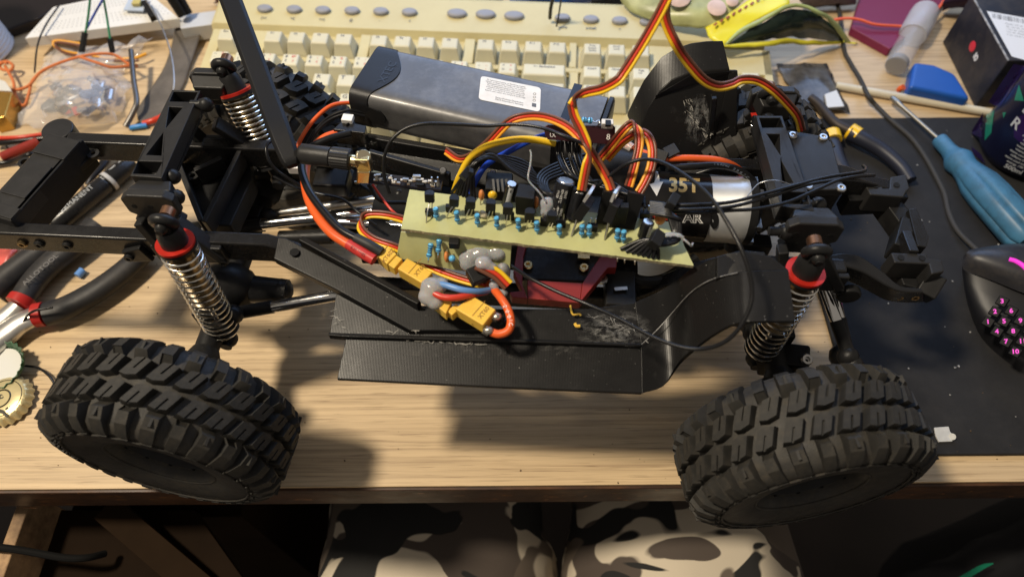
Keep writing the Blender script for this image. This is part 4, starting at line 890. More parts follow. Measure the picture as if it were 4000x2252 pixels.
def to220(bu, bv, lu, lv, fu, fv, tu, tv):
    t = sub_pcb('power_transistor', P(fu, fv, ZB)); foot = P(fu, fv, ZB); lo = P(lu, lv, ZB + 7); c = P(bu, bv, ZB + 13)
    up = (c - lo).normalized(); top = c + up * 5; d, s_, f_ = frame(up); s_ = (EX * .42 + EY * .9 - d * (EX * .42 + EY * .9).dot(d)).normalized(); f_ = d.cross(s_)
    m = M()
    for k in (-1, 0, 1): m.tube([foot + s_ * k * 1.1, lo + s_ * k * 1.5 - up * 1], .36, 6)
    build('lead', m, LEAD, t, 40)
    build('case', M().beam(lo, lo + up * 9.4, 9.6, 4.4, f_), CHIP, t, 0, .35)
    m = M(); b0 = lo + up * 9.4 + f_ * 1.3; n = 14; hole = [b0 + up * 3.2 + (s_ * math.cos(a) + up * math.sin(a)) * 1.75 for a in [2 * math.pi * k / n for k in range(n)]]
    outl = []
    for k in range(n):
        a = 2 * math.pi * k / n; cx, cy = math.cos(a), math.sin(a); mm = max(abs(cx) / 4.9, abs(cy) / 3.2); outl.append(b0 + up * 3.2 + s_ * cx / mm + up * cy / mm)
    fr_ = []
    for dz_ in (0, 1.25): fr_ += [p + f_ * dz_ for p in hole] + [p + f_ * dz_ for p in outl]
    fs = []
    for k in range(n):
        j = (k + 1) % n; fs += [(k, j, n + j, n + k), (2 * n + j, 2 * n + k, 3 * n + k, 3 * n + j), (k, j, 2 * n + j, 2 * n + k), (n + j, n + k, 3 * n + k, 3 * n + j)]
    m.add(fr_, fs); build('tab', m, mk('tab_aluminium', (.72, .71, .69), .4, .8) if 'tab_aluminium' not in bpy.data.materials else bpy.data.materials['tab_aluminium'], t, 30)
to220(2290, 800, 2262, 840, 2234, 917, 2338, 740); to220(2402, 808, 2382, 856, 2364, 931, 2441, 740)
for (tu, tv, bu, bv) in ((2268, 736, 2240, 850), (2388, 745, 2358, 870), (2486, 752, 2445, 890), (2425, 800, 2408, 880)):
    bd('cable_socket', M().beam(P(bu, bv, ZB), P(tu, tv, ZB + 15), 7.4, 3.2, EY), CHIP, 0, .3)
for u, v in ((2129, 866), (2191, 872), (2315, 888), (2520, 838)):
    p = P(u, v, ZB + 2); m = M().box(p, 4.6, 2.6, 4.2, RZ); bd('pin_header', m, CHIP, 0, .25)
    m = M()
    for k in (-1, 1): m.cyl(p + EX * k * 1.1, p + EX * k * 1.1 + EZ * 5 + EY * 1.5, .32, 6)
    bd('header_pin', m, LEAD, 30)
blob('glue_blob', [(2138, 800, ZB + 6, 4.0, 1, .9, 1), (2132, 830, ZB + 4, 2.8, .9, .9, 1.1)], GLUE, pcb, noise=.05)
build('glue_strand', M().tube(Q((2132, 790, ZB + 10), (2110, 755, ZB + 13), (2070, 712, ZB + 16), (2063, 686, ZB + 18), (2072, 640, ZB + 20), (2074, 600, ZB + 22), (2070, 585, ZB + 23)), .45, 6), GLUE, pcb, 60)
blob('flux_lump', [(1888, 838, ZB + 1.5, 2.2, 1, 1, .8), (1880, 830, ZB + 2.4, 1.4, 1, 1, 1), (1896, 845, ZB + .8, 1.6, 1, 1, .6)], mk('rosin_crumb', (.62, .55, .38), .8, bump=1, bs=600), pcb, noise=.06)
# on the hanging board
for (u0, v0_, u1, v1) in ((1684, 950, 1675, 1005), (1716, 935, 1712, 985)): resistor(onv(u1, v1, 4), onv(u0, v0_, 2.2), 1.25)
c = onv(1745, 1003, 4); m = M().ball(c, 3, 14, (.45, .8, 1.1)); m.mat(1); m.tube([onv(1746, 968, 0), c], .28, 6); build('ceramic_capacitor', m, [CERO, LEAD], pcb, 50)
c = onv(1766, 1009, 5); m = M().ball(c, 1.7, 12); m.mat(1); m.tube([onv(1770, 990, 0), c], .28, 6); build('resistor', m, [RESB, LEAD], pcb, 50)
c = onv(1775, 950, 2.4); build('transistor', M().box(c, 5, 4, 4.4, RZ), CHIP, pcb, 0, .6)
blob('glue_blob', [(1838, 1018, 117, 6.6, .9, .9, 1), (1885, 985, 121, 5.5, 1.2, .9, .7), (1945, 985, 121, 5.2, 1, .9, .9), (1860, 1045, 116, 4, 1, 1, 1)], GLUE, pcb, noise=.06)
blob('glue_blob', [(1888, 1025, 127, 4.2, 1, .9, .7), (1915, 1040, 126, 3.2, 1.2, .8, .6), (1965, 1060, 119, 4.5, .8, .7, 1.3), (1950, 1090, 117, 3.0, 1, .8, 1), (1930, 1115, 116, 3.4, .8, .8, .7), (1960, 1145, 115, 2.8, 1.2, .8, .7)], GLUE, pcb, noise=.07, seed=9)
m = M().beam(P(1862, 1040, 121), P(1892, 1096, 119), 12, 6); build('cable_plug', m, CHIP, pcb, 0, .6)
ribbon(((1862, 1030, 127), (1900, 1048, 126), (1945, 1075, 124), (1985, 1115, 121)), 'short yellow, red and brown ribbon stuck into the white glue under the board', pitch=2.0, r=1.05)
# solder tails under the right end of the board
m = M()
for u, v in ((2412, 1012), (2440, 1018), (2480, 1024)): m.cyl(P(u, v - 4, ZB - 1.5), P(u, v + 8, ZB - 5), .35, 6)
bd('pin_tails', m, LEAD, 30)
# ================================================================== radio module, antenna
rf = thing('radio_module', 'narrow dark radio board with gold antenna socket standing left of the yellow board', 'radio module', P(1550, 710, 118))
zr_ = 128
m = M().prism(Q((1384, 664, zr_), (1728, 706, zr_), (1722, 741, zr_ - 3), (1372, 702, zr_ - 3)), (0, 0, -1.3)); m2 = build('radio_board', m, mk('blue_black_solder_mask', (.012, .016, .035), .3, dust=.3, vs=120, dcol=(.1, .1, .12)), rf, 0)
random.seed(14); m = M(); mw = M(); mk_ = M()
for i in range(46):
    u = random.uniform(1460, 1705); f = random.uniform(.12, .9); v = 664 + (u - 1384) / 344 * 42 + f * 34; p = P(u, v, zr_ - 3 * f + .5)
    (m if i % 3 else mw).box(p, random.choice((.9, 1.4, 2.0)), 1.0, .9, RZ)
for u in (1510, 1640): mk_.box(P(u, 700 + (u - 1500) * .11, zr_ - 1), 4.4, 3, 1, RZ)
tag(build('surface_parts', m, LEAD, rf, 0), kind='stuff'); tag(build('surface_parts', mw, mk('ceramic_white', (.6, .58, .55), .5), rf, 0), kind='stuff'); build('chip', mk_, CHIP, rf, 0, .1)
build('crystal', M().box(P(1628, 688, zr_ + .6), 4.2, 1.6, 1.2, RZ), STEEL, rf, 0, .3)
for u in (1690, 1713): build('solder_peak', M().lathe(P(u, 722, zr_ - 2), (0, .15, 1), [(1.5, 0), (1.2, 1), (.45, 2.2), (.35, 5)], 10), LEAD, rf, 50)
m = M().beam(P(1416, 700, zr_ - 1), P(1420, 656, 135), 6, 6); m.mat(0); build('socket_base', m, GOLD, rf, 0, .5)
m = M().box(P(1421, 630, 137), 7.4, 6.6, 8.4, RZ); build('elbow', m, GOLD, rf, 0, .9)
build('elbow_cap', M().cyl(P(1421, 612, 140.6), P(1421, 610, 141.4), 3.4, 18), mk('pale_gold_cap', (.80, .70, .50), .22, 1.0), rf, 30, .2)
build('threaded_pin', M().cyl(P(1358, 624, 137), P(1398, 630, 137), 3.0, 20), GOLD, rf, 40)
for k in range(2):
    p = P(1390 + k * 9, 712, zr_ - 3); build('board_pin', M().box(p, 1.2, .8, 1.6, RZ), LEAD, rf, 0)
an = thing('stub_antenna', 'black plastic stick antenna with hinged foot, leaning up across the keyboard', 'antenna', P(1240, 610, 130))
aa, ab = P(1176, 600, 137), P(1292, 614, 137); ad = (ab - aa).normalized()
build('antenna_sleeve', M().lathe(aa, ad, [(3.6, -1), (4.6, 0), (5.1, 1), (5.1, (ab - aa).length)], 28), BLKM, an, 40)
m = M(); n = 44; d_, s_, u_ = frame(ad); rows = []
for h, r0, r1 in ((0, 4.6, 4.6), (.8, 5.4, 5.1), (10, 5.4, 5.1), (10.6, 4.6, 4.6)):
    rows.append([ab + d_ * h + (s_ * math.cos(2 * math.pi * j / n) + u_ * math.sin(2 * math.pi * j / n)) * (r0 if j % 2 else r1) for j in range(n)])
m.loft(rows, True, True); build('knurled_nut', m, BLKM, an, 25)
A0_, A1_ = P(1140, 640, 136), P(838, -170, 168)
m = M(); bd_ = (A1_ - A0_).normalized(); sd = bd_.cross((EYE - A0_)).normalized(); nd = sd.cross(bd_); L_ = (A1_ - A0_).length; rows = []
for k, (h, w_, t_) in enumerate(((-1.5, 2.8, 1.6), (0, 4.0, 2.6), (3, 4.9, 3.2), (14, 5.5, 3.4), (26, 5.9, 3.6), (27, 5.7, 3.3), (60, 5.8, 3.3), (L_ - 4, 5.8, 3.2), (L_, 4.4, 2.4))):
    rows.append([A0_ + bd_ * h + sd * w_ * x + nd * t_ * y for x, y in ((-1, -.55), (-.7, -1), (.7, -1), (1, -.55), (1, .55), (.7, 1), (-.7, 1), (-1, .55))])
m.loft(rows, True, True); build('antenna_blade', m, mk('antenna_black', (.008, .008, .009), .5, spec=.22, bump=.15, bs=1800), an, 25, .4)
build('hinge_pin', M().cyl(P(1165, 598, 140), P(1165, 603, 133), 2.2, 12), BLK, an, 40)
# ================================================================== receiver board above the centre
rc = thing('receiver_board', 'small burgundy circuit board with push button and resistor, edge-on over the battery', 'circuit board', P(2262, 540, 140))
rp = P(2262, 530, 150); rn = V((0.05, -.80, .60)).normalized()
q = [onplane(u, v, rp, rn) for u, v in ((2124, 497), (2140, 488), (2400, 492), (2404, 500), (2401, 566), (2140, 545), (2130, 530))]
build('board', M().prism(q, -rn * 1.6), mk('burgundy_solder_mask', (.035, .008, .012), .35), rc, 0, .2)
t = M()
for s, u, v, sz in (('RX', 2156, 528, 3), ('8', 2376, 536, 4)): 
    p = onplane(u, v, rp + rn * .1, rn); text(t, s, flatmap(p, EX, rn.cross(EX) if rn.cross(EX).z > 0 else -rn.cross(EX)), sz)
build('board_print', t, WHT, rc, 0)
m = M().box(P(2372, 484, 154), 5.6, 3.4, 3.4, RZ); build('button_housing', m, mk('button_white', (.7, .68, .64), .45), rc, 0, .3)
build('button_cap', M().box(P(2375, 482, 155.6), 2.6, 3.6, 1.4, RZ), CHIP, rc, 0, .2)
a, b = P(2272, 468, 156), P(2314, 472, 156); resistor(a, b, 1.35, rc)
build('resistor_lead', M().tube(Q((2314, 472, 156), (2325, 478, 156), (2338, 470, 156), (2342, 480, 156), (2334, 490, 154)), .35, 6), LEAD, rc, 50)
m = M()
for k in range(9): m.box(onplane(2190 + k * 11, 530 + k * 2, rp - rn * 4, rn), 1.8, 4, 2.2, RZ)
build('header', m, CHIP, rc, 0)
# ================================================================== cables over the chassis
SG = 'brown, red and amber servo cables over the chassis'
ribbon(((2268, 740, 148), (2284, 660, 158), (2296, 590, 164), (2272, 520, 170), (2240, 450, 174), (2232, 405, 178), (2258, 372, 182), (2330, 352, 186), (2408, 322, 192), (2440, 280, 196), (2500, 190, 204), (2560, 80, 212), (2604, -10, 220), (2612, -40, 222)), 'tallest servo cable, rising from the yellow board past the battery and out of the top', (WAMB, WRED, WBRN), 1.5, .8, (0, 170, 185, 180, 30, 0, 0, 0, 0, 0, 0, 0), SG) if False else None
def rib2(pts, label, order, tw=None, **k): return ribbon(pts, label, order, tw=tw, group=SG, **k)
Y3 = (WYEL, WRED, WBRN)
rib2(((2272, 742, 148), (2288, 660, 157), (2300, 590, 163), (2276, 520, 168), (2245, 455, 173), (2234, 408, 177)), 'servo cable climbing straight up from the yellow board in front of the burgundy board', (WBRN, WRED, WYEL), (180, 172, 20, 0, 0))
rib2(((2234, 412, 177), (2246, 382, 180), (2290, 362, 184), (2350, 348, 188), (2408, 318, 193), (2438, 282, 196), (2500, 186, 204), (2556, 90, 212), (2606, -6, 220), (2618, -40, 223)), 'twisted upper servo cable sloping across the keyboard to the top of the picture', (WBRN, WRED, WYEL), (170, 20, 0, 0, 0, 0))
rib2(((2610, -30, 218), (2598, 40, 210), (2606, 100, 204), (2650, 190, 196), (2700, 260, 188), (2752, 315, 180), (2806, 338, 174), (2858, 330, 170), (2900, 312, 168), (2960, 316, 164), (3020, 352, 158), (3075, 405, 148), (3115, 455, 138), (3132, 510, 126)), 'servo cable draped over the black far wheel arch down to the front servo', (WYEL, WRED, WBRN), (180, 180, 180, 180, 180, 180, 180))
rib2(((1742, 590, 122), (1790, 620, 126), (1842, 608, 130), (1905, 560, 140), (1985, 480, 150), (2050, 456, 154), (2130, 458, 158), (2210, 490, 160), (2270, 545, 160), (2325, 620, 156), (2372, 700, 150), (2388, 742, 147)), 'long servo cable arching from the battery tray over the wires to the yellow board', (WBRN, WRED, WAMB), (20, 30, 0, 0, 0, 0, 0))
rib2(((2340, 625, 140), (2395, 560, 150), (2440, 505, 158), (2472, 482, 160), (2492, 510, 160), (2496, 570, 157), (2478, 650, 152), (2456, 728, 146)), 'left of two looped servo cables beside the motor', (WBRN, WRED, WAMB), (0, 0, 30, 180, 150, 180))
rib2(((2370, 620, 138), (2430, 555, 148), (2490, 520, 154), (2528, 530, 158), (2548, 580, 157), (2544, 650, 153), (2520, 710, 149), (2496, 752, 146)), 'right of two looped servo cables beside the motor', (WAMB, WRED, WBRN), (180, 180, 180, 180, 180))
rib2(((1700, 905, 108), (1630, 875, 112), (1520, 842, 114), (1440, 838, 113), (1408, 862, 112), (1415, 900, 112), (1460, 935, 112), (1530, 960, 112), (1590, 985, 110)), 'servo cable looping out at the left end of the yellow board', (WBRN, WRED, WYEL), (180, 180, 170, 10, 0, 0))
rib2(((1640, 1020, 108), (1700, 1052, 108), (1780, 1082, 109), (1850, 1102, 110), (1930, 1120, 110)), 'servo cable running under the hanging board behind the amber plugs', (WYEL, WRED, WBRN), (180, 180))
wire('yellow_motor_wire', ((1775, 745, 112), (1795, 690, 122), (1835, 618, 132), (1900, 572, 140), (1990, 548, 145), (2080, 545, 146), (2170, 560, 144)), 1.75, WYEL, 'thick yellow wire arching below the battery to the burgundy board', 'wire')
wire('blue_motor_wire', ((1835, 755, 110), (1862, 700, 116), (1905, 640, 122), (2000, 585, 132), (2080, 545, 138), (2150, 522, 140)), 1.6, WBLU, 'thick dark blue wire running behind the yellow one', 'wire')
wire('loop_wire', ((1522, 755, 128), (1502, 690, 136), (1500, 620, 144), (1524, 555, 150), (1580, 505, 154), (1660, 484, 156), (1780, 486, 156), (1900, 492, 156), (2010, 486, 158), (2110, 498, 160), (2200, 530, 162), (2290, 565, 160)), .85, WBLK, 'thin black wire looping from the radio board across the front of the battery', 'wire')
wire('loop_wire', ((2330, 730, 146), (2390, 680, 152), (2450, 640, 158), (2520, 622, 162), (2600, 640, 166), (2690, 695, 170), (2770, 765, 172), (2830, 850, 172), (2890, 960, 170), (2926, 1060, 166), (2938, 1140, 162), (2925, 1210, 158), (2880, 1290, 152), (2820, 1340, 146), (2740, 1362, 140), (2650, 1352, 136), (2540, 1310, 132), (2420, 1245, 128), (2300, 1190, 124), (2180, 1140, 122), (2070, 1085, 120), (1985, 1030, 116)), .9, WBLK, 'big loop of thin black wire sweeping over motor and near wheel arch', 'wire')
LW_ = 'black signal wires lying over the front of the chassis'
for i, pts in enumerate((((2560, 800, 142), (2700, 800, 146), (2850, 790, 148), (2980, 758, 148), (3100, 725, 146), (3230, 692, 142), (3360, 672, 138), (3382, 660, 134), (3372, 648, 130)), ((2560, 812, 142), (2700, 818, 146), (2850, 808, 148), (3000, 770, 146), (3150, 722, 144), (3250, 706, 142), (3340, 706, 138), (3425, 722, 132)), ((2570, 822, 140), (2720, 832, 144), (2850, 822, 146), (2960, 815, 146), (3080, 788, 144), (3180, 745, 144), (3270, 705, 142), (3340, 690, 140), (3415, 684, 136)))):
    wire('signal_wire', pts, .85, WBLK, ('topmost of three black signal wires, its end hooked back', 'middle of three black signal wires, ending behind the front bumper', 'lowest of three black signal wires, crossing above the other two at its end')[i], 'wire', LW_)
# bundles
random.seed(31)
def bundle(name, label, paths, mat=WBLK, r=.8, ties=()):
    t = thing(name, label, 'wire bundle', tuple(P(*paths[0][0])))
    for p in paths: seg('wire', p, r, mat, t)
    for a, b, w_, h_ in ties: build('cable_tie', M().beam(P(*a), P(*b), w_, h_), BLK, t, 0, .4)
    return t
bundle('wire_bundle', 'black wire bundle held by a cable tie beside the yellow wire', [((1770 + i * 14 + random.uniform(-6, 6), 752 + i * 5, ZB), (1790 + i * 10, 715, ZB + 6), (1820 + i * 6, 675 - i * 2, ZB + 10), (1870 + i * 8, 628 - i * 4 + random.uniform(-6, 6), ZB + 14), (1960 + i * 6, 610 + i * 9, ZB + 10), (2060 + i * 10, 640 + i * 16, ZB + 4), (2110 + i * 8, 730 + i * 6, ZB)) for i in range(7)], ties=(((1808, 668, ZB + 15), (1832, 690, ZB + 13), 6, 3), ((1826, 672, ZB + 14), (1846, 678, ZB + 13), 3, 4)))
bundle('wire_bundle', 'black wires hanging in loops below the burgundy board', [((2170 + i * 14, 552, 142), (2180 + i * 12 + random.uniform(-8, 8), 610, 138), (2205 + i * 16, 670 + i * 6, 136 + random.uniform(-3, 4)), (2270 + i * 18, 720 + random.uniform(-14, 10), 138), (2400 + i * 14, 745 + i * 5, 140), (2520, 775 + i * 5, 142)) for i in range(8)])
bundle('wire_bundle', 'four black wires bent in a tight curve right of the first bundle', [((2300, 600 + i * 14, 130), (2200, 630 + i * 13, 132), (2120 + i * 6, 668 + i * 9, 134), (2098 + i * 10, 708 + i * 5, 136), (2120 + i * 8, 748 + i * 2, 137), (2165 + i * 4, 775 - i * 3, 136), (2215, 800 - i * 6, 134)) for i in range(5)], r=.95)
bundle('wire_bundle', 'black bundle with cable tie fanning out onto the right end of the yellow board', [((2540, 790 + i * 6, 142), (2600, 800 + i * 6, 144), (2606 + i * 6, 826 + i * 4, 144), (2620 + i * 5, 870, 142), (2630 + i * 3, 915 + i * 3, 140), (2600, 936 + i * 3 + random.uniform(-4, 4), 139), (2556, 935 + i * 3, 139), (2500 + i * 10, 940 + i * 5, 137), (2424 + i * 21, 978 + i * 5 - (5 if i in (0, 7) else 0), ZB + .6)) for i in range(8)], r=.95, ties=(((2545, 922, 143), (2582, 948, 141), 8, 5), ((2612, 778, 147), (2642, 796, 146), 7, 5)))
blob('glue_smear', [(2630, 915, 144, 3.0, 1.7, .35, .22), (2610, 905, 144, 2, 1.5, .4, .25), (2668, 935, 142, 1.8, .8, .5, .8), (2655, 925, 143.5, 2.2, 1.4, .4, .25), (2622, 938, 143.4, 1.8, 1.6, .35, .22)], GLUE, pcb, noise=.10)
build('glue_strand', M().tube(Q((2660, 925, 143), (2690, 950, 142), (2700, 960, 140), (2706, 950, 139)), .5, 6), GLUE, pcb, 60)
# motor supply
mp = thing('motor_lead', 'thick orange and black motor leads running along the back of the motor', 'cable', P(2650, 640, 116))
seg('orange_lead', ((2395, 555, 120), (2450, 570, 122), (2520, 600, 122), (2600, 618, 122), (2700, 618, 122), (2800, 625, 120), (2870, 650, 116), (2920, 700, 110)), 1.9, WORG, mp)
seg('black_lead', ((2610, 655, 120), (2700, 650, 122), (2800, 646, 122), (2880, 662, 120), (2938, 705, 116), (2966, 780, 110), (2960, 850, 106)), 1.9, WBLK, mp)
build('clear_sleeve', M().tube(Q((2425, 552, 123), (2470, 582, 123)), 2.7, 16), mk('cloudy_sleeve', (.72, .66, .62), .3, trans=.5, ior=1.3), mp, 60)
build('clear_sleeve', M().tube(Q((2390, 615, 118), (2470, 630, 118)), 3.2, 16), mk('grey_sleeve', (.5, .46, .42), .35, trans=.4, ior=1.3), mp, 60)
build('cable_clip', M().beam(P(2572, 625, 124), P(2588, 588, 126), 7, 1.4), BLKM, mp, 0, .3); build('cable_clip', M().beam(P(2600, 600, 124), P(2645, 578, 126), 7, 1.4), BLKM, mp, 0, .3)
t = M()
for i, ch in enumerate('16AWG 200°C'):
    f = i / 10; u, v = 2792 + 128 * f, 641 + 52 * f * f; p = P(u, v, 124.1); d = (P(u + 12, v + 1 + 9 * f, 124.1) - p).normalized(); text(t, ch, flatmap(p, d, EZ.cross(d)), 2.2)
build('lead_print', t, GREYP, mp, 0)
wire('thin_grey_wire', ((2920, 765, 140), (2960, 720, 142), (3000, 706, 144), (3040, 706, 144), (3090, 722, 142)), .25, STEEL, 'hair-thin bare wire strand above the black signal wires', 'wire strand')
wire('thin_black_wire', ((1120, 560, 118), (1060, 552, 122), (1040, 580, 122), (1052, 630, 118), (1090, 672, 112), (1180, 730, 104), (1210, 755, 100)), .85, WBLK, 'thin black wire curling out beside the foot of the antenna', 'wire')
wire('thin_black_wire', ((1070, 690, 96), (1160, 735, 98), (1260, 760, 98), (1340, 780, 98), (1400, 830, 98), (1470, 880, 94)), .8, WBLK, 'thin black wire crossing over the polished links', 'wire')
wire('twisted_wire', ((1440, 720, 116), (1470, 770, 112), (1510, 790, 110), (1580, 792, 108), (1640, 805, 106)), 1.1, WBLK, 'dark wire dropping from under the radio board', 'wire')
wire('twisted_wire', ((1455, 720, 116), (1490, 770, 112), (1540, 830, 110), (1600, 860, 104)), .7, WRED, 'thin red wire dropping from under the radio board', 'wire')
# ================================================================== keyboard
KBM = mk('yellowed_abs', (0.57, 0.495, 0.265), 0.5, var=0.06, vs=12, dust=0.18, dcol=(0.38, 0.29, 0.15), bump=0.1, bs=2500)
KEYM = mk('key_cream', (0.66, 0.615, 0.44), 0.45, var=0.04, vs=30, dust=0.08, dcol=(0.45, 0.38, 0.25))
KEYG = mk('key_beige', (0.61, 0.56, 0.39), 0.45, var=0.04, vs=30)
LEG = mk('legend_dark', (0.06, 0.07, 0.10), 0.6); LEGR = mk('legend_red', (0.60, 0.13, 0.11), 0.6)
U = 19.05; KYAW = math.radians(-4.135); TL = math.radians(5.4); KX, KY = -241.2, 435.2
KE = V((math.cos(KYAW), math.sin(KYAW), 0)); KF = V((-math.sin(KYAW), math.cos(KYAW), 0))
KT = KF * math.cos(TL) + V((0, 0, math.sin(TL))); KN = KF * -math.sin(TL) + V((0, 0, math.cos(TL)))
def K(x, y, h): return V((KX, KY, 16.5)) + KE * (x - KX) + KT * (y - KY) + KN * h       # x, y along the sloping deck, h above it
def kloc(u, v):                                                          # deck coordinates of a photo pixel
    p = onplane(u, v, K(KX, KY, 4), KN) - K(KX, KY, 4); return KX + p.dot(KE), KY + p.dot(KT)
kb = thing('keyboard', 'yellowed beige computer keyboard with cream keys and a row of grey oval buttons', 'keyboard', (0, 450, 0))
yb, yt = KY - 3 * U - 22, KY + 106
xl, xr = KX - 12, KX + 22.75 * U + 10
m = M(); rows = []
for x, g in ((xl, 3), (xl + 3, 0), (xr - 3, 0), (xr, 3)):
    rows.append([K(x, yb + g, -12), K(x, yb + g, -6 - g * .5), K(x, yb + 3 + g, -g * .6 - 4), K(x, KY + 61, -g * .6 - 4), K(x, KY + 65, 3 - g * .6), K(x, yt - 6, 4 - g * .6), K(x, yt - g, 1 - g * .6), K(x, yt - g, -18)])
m.loft(rows, True, True); build('keyboard_case', m, KBM, kb, 20, .5)
def keycap(name, cx, cy, w_, mat, h=10.5, dp=17.6):
    m = M(); b = w_ * U / 2 - .9; t_ = w_ * U / 2 - 3.4; rows = []
    for z, hx, y0, y1 in ((-4, b, -dp / 2, dp / 2), (-2, b, -dp / 2, dp / 2), (h - .8, t_ + .3, -dp / 2 + 4.2, dp / 2 - 1.7), (h, t_ - .4, -dp / 2 + 5.2, dp / 2 - 2.2)):
        rows.append([K(cx - hx, cy + y0, z), K(cx + hx, cy + y0, z), K(cx + hx, cy + y1, z), K(cx - hx, cy + y1, z)])
    m.loft(rows, True, True); return build(name, m, mat, kb, 0, .7)
kmap = lambda cx, cy, h=10.62: (lambda x, y: K(cx + x, cy + y, h))
def legend(o, specs, mat=LEG):
    t = M()
    for s, x, y, sz in specs: text(t, s, kmap(x, y), sz, 1, .015)
    b = build('key_legend', t, mat, o, 0); return b
def key(cx, cy, w_, lab, kind='', mat=None):
    o = keycap('key', cx, cy, w_, mat or (KEYM if kind in ('l', 'n', '') else KEYG)); o_ = o
    if kind == 'l' and lab: legend(o_, [(lab, cx - 2.3, cy + 3.6, 5.2)])
    elif kind == 'n':
        legend(o_, [(lab[0], cx - 3.1, cy + 4.2, 3.4), (lab[1], cx - 3.1, cy - .2, 3.6)]); legend(o_, [(lab[2], cx + 2.6, cy + 4.2, 3.2), (lab[1], cx + 2.6, cy - .4, 3.2)], LEGR)
    elif lab: legend(o_, [(s, cx + (-1.0 if len(s) < 4 else 0), cy + 4.4 - i * 2.6, 3.0 if len(lab) == 1 else 2.4) for i, s in enumerate(lab)])
row = lambda r: KY + r * U
yF = KY + 2.27 * U
for i, s in [(0.5, 'Esc')] + [(2.5 + k, 'F%d' % (k + 1)) for k in range(4)] + [(7 + k, 'F%d' % (k + 5)) for k in range(4)] + [(11.5 + k, 'F%d' % (k + 9)) for k in range(4)]:
    key(KX + i * U, yF, 1, (s,), 'f')
for k, s in enumerate((('Print', 'Screen', 'SysRq'), ('Scroll', 'Lock'), ('Pause', 'Break'))): key(KX + (15.95 + k) * U, yF, 1, s, 'f')
sh = '~!@#$%^&*()_+'; dg = '`1234567890-='; rd = 'Ё!"№;%:?*()_+'
for k in range(13): key(KX + (.5 + k) * U, row(1), 1, (sh[k], dg[k], rd[k]), 'n')
key(KX + 14 * U, row(1), 2, ('<-- Backspace',), 'f', KEYM)
key(KX + .75 * U, row(0), 1.5, ('Tab',), 'f')
for k, s in enumerate('QWERTYUIOP[]'): key(KX + (2.0 + k) * U, row(0), 1, s, 'l')
key(KX + 14.25 * U, row(0), 1.5, ('\\',), 'f')
key(KX + .875 * U, row(-1), 1.75, ('Caps Lock',), 'f')
for k, s in enumerate("ASDFGHJKL;'"): key(KX + (2.25 + k) * U, row(-1), 1, s, 'l')
key(KX + 13.875 * U, row(-1), 2.25, ('Enter',), 'f')
key(KX + 1.125 * U, row(-2), 2.25, ('Shift',), 'f')
for k, s in enumerate('ZXCVBNM,./'): key(KX + (2.75 + k) * U, row(-2), 1, s, 'l')
key(KX + 13.625 * U, row(-2), 2.75, ('Shift',), 'f')
for k, s in enumerate((('Insert',), ('Home',), ('Page', 'Up'))): key(KX + (15.95 + k) * U, row(1), 1, s, 'f', KEYM)
for k, s in enumerate((('Delete',), ('End',), ('Page', 'Down'))): key(KX + (15.95 + k) * U, row(0), 1, s, 'f', KEYM)
key(KX + 16.95 * U, row(-2), 1, ('^',), 'f')
for r, ss in ((1, (('Num', 'Lock'), '/', '*', '-')), (0, '789'), (-1, '456'), (-2, '123')):
    for k, s in enumerate(ss): key(KX + (19.35 + k) * U, row(r), 1, (s,) if isinstance(s, str) else s, 'f')
def rib(x0, x1, y0, y1, h=.3):
    q = [K(x0, y0, h), K(x1, y0, h), K(x1, y1, h), K(x0, y1, h)]; build('case_rib', M().prism(q, KN * -5), KBM, kb, 0, .5)
rib(KX, KX + 22.75 * U, KY + 1.52 * U, KY + 1.76 * U); rib(xl + 3, KX - .4, yb + 4, KY + 60.9); rib(KX + 23.45 * U, xr - 3, yb + 4, KY + 60.9)
rib(KX + 15.04 * U, KX + 15.42 * U, yb + 4, KY + 1.52 * U); rib(KX + 18.5 * U, KX + 18.82 * U, yb + 4, KY + 1.52 * U); rib(KX + 15.02 * U, KX + 15.32 * U, KY + 1.78 * U, KY + 60.9); rib(KX + 18.4 * U, KX + 23.45 * U, KY + 1.78 * U, KY + 60.9)
for a in (1.03, 6.03, 10.53): rib(KX + a * U, KX + (a + (.94 if a < 2 else .44)) * U, KY + 1.78 * U, KY + 60.9)
OV = mk('grey_button', (0.27, 0.27, 0.29), 0.5)
for k, (u, v) in enumerate(((1035, 38), (1150, 41), (1262, 44), (1376, 46), (1488, 49), (1600, 52), (1785, 57), (1897, 60), (2008, 66), (2197, 74), (2308, 80), (2420, 85), (2528, 90))):
    big = 6 <= k <= 8; x, y = kloc(u, v); c = K(x, y, 4.0); a_, b_ = (8.2, 4.6) if big else (6.4, 4.0); rows = []
    for g, h in ((1.0, 0), (1.0, 1.6), (.9, 2.4), (.6, 2.8)): rows.append([c + KE * (a_ * g * math.cos(t)) + KT * b_ * g * math.sin(t) + KN * h for t in [2 * math.pi * j / 22 for j in range(22)]])
    build('oval_button', M().loft(rows, True, True), OV, kb, 50)
t = M()
for s, u, v in (('|<<', 1030, 70), ('>||', 1142, 72), ('>>|', 1257, 76), ('[]', 1371, 79), ('-', 1483, 82), ('+', 1600, 83), ('www', 2198, 106), ('e-mail', 2308, 110), ('*', 2421, 116)):
    x, y = kloc(u, v); text(t, s, lambda a, b: K(x + a, y + b, 4.1), 3.4, 1, .02)
build('case_print', t, LEG, kb, 0)
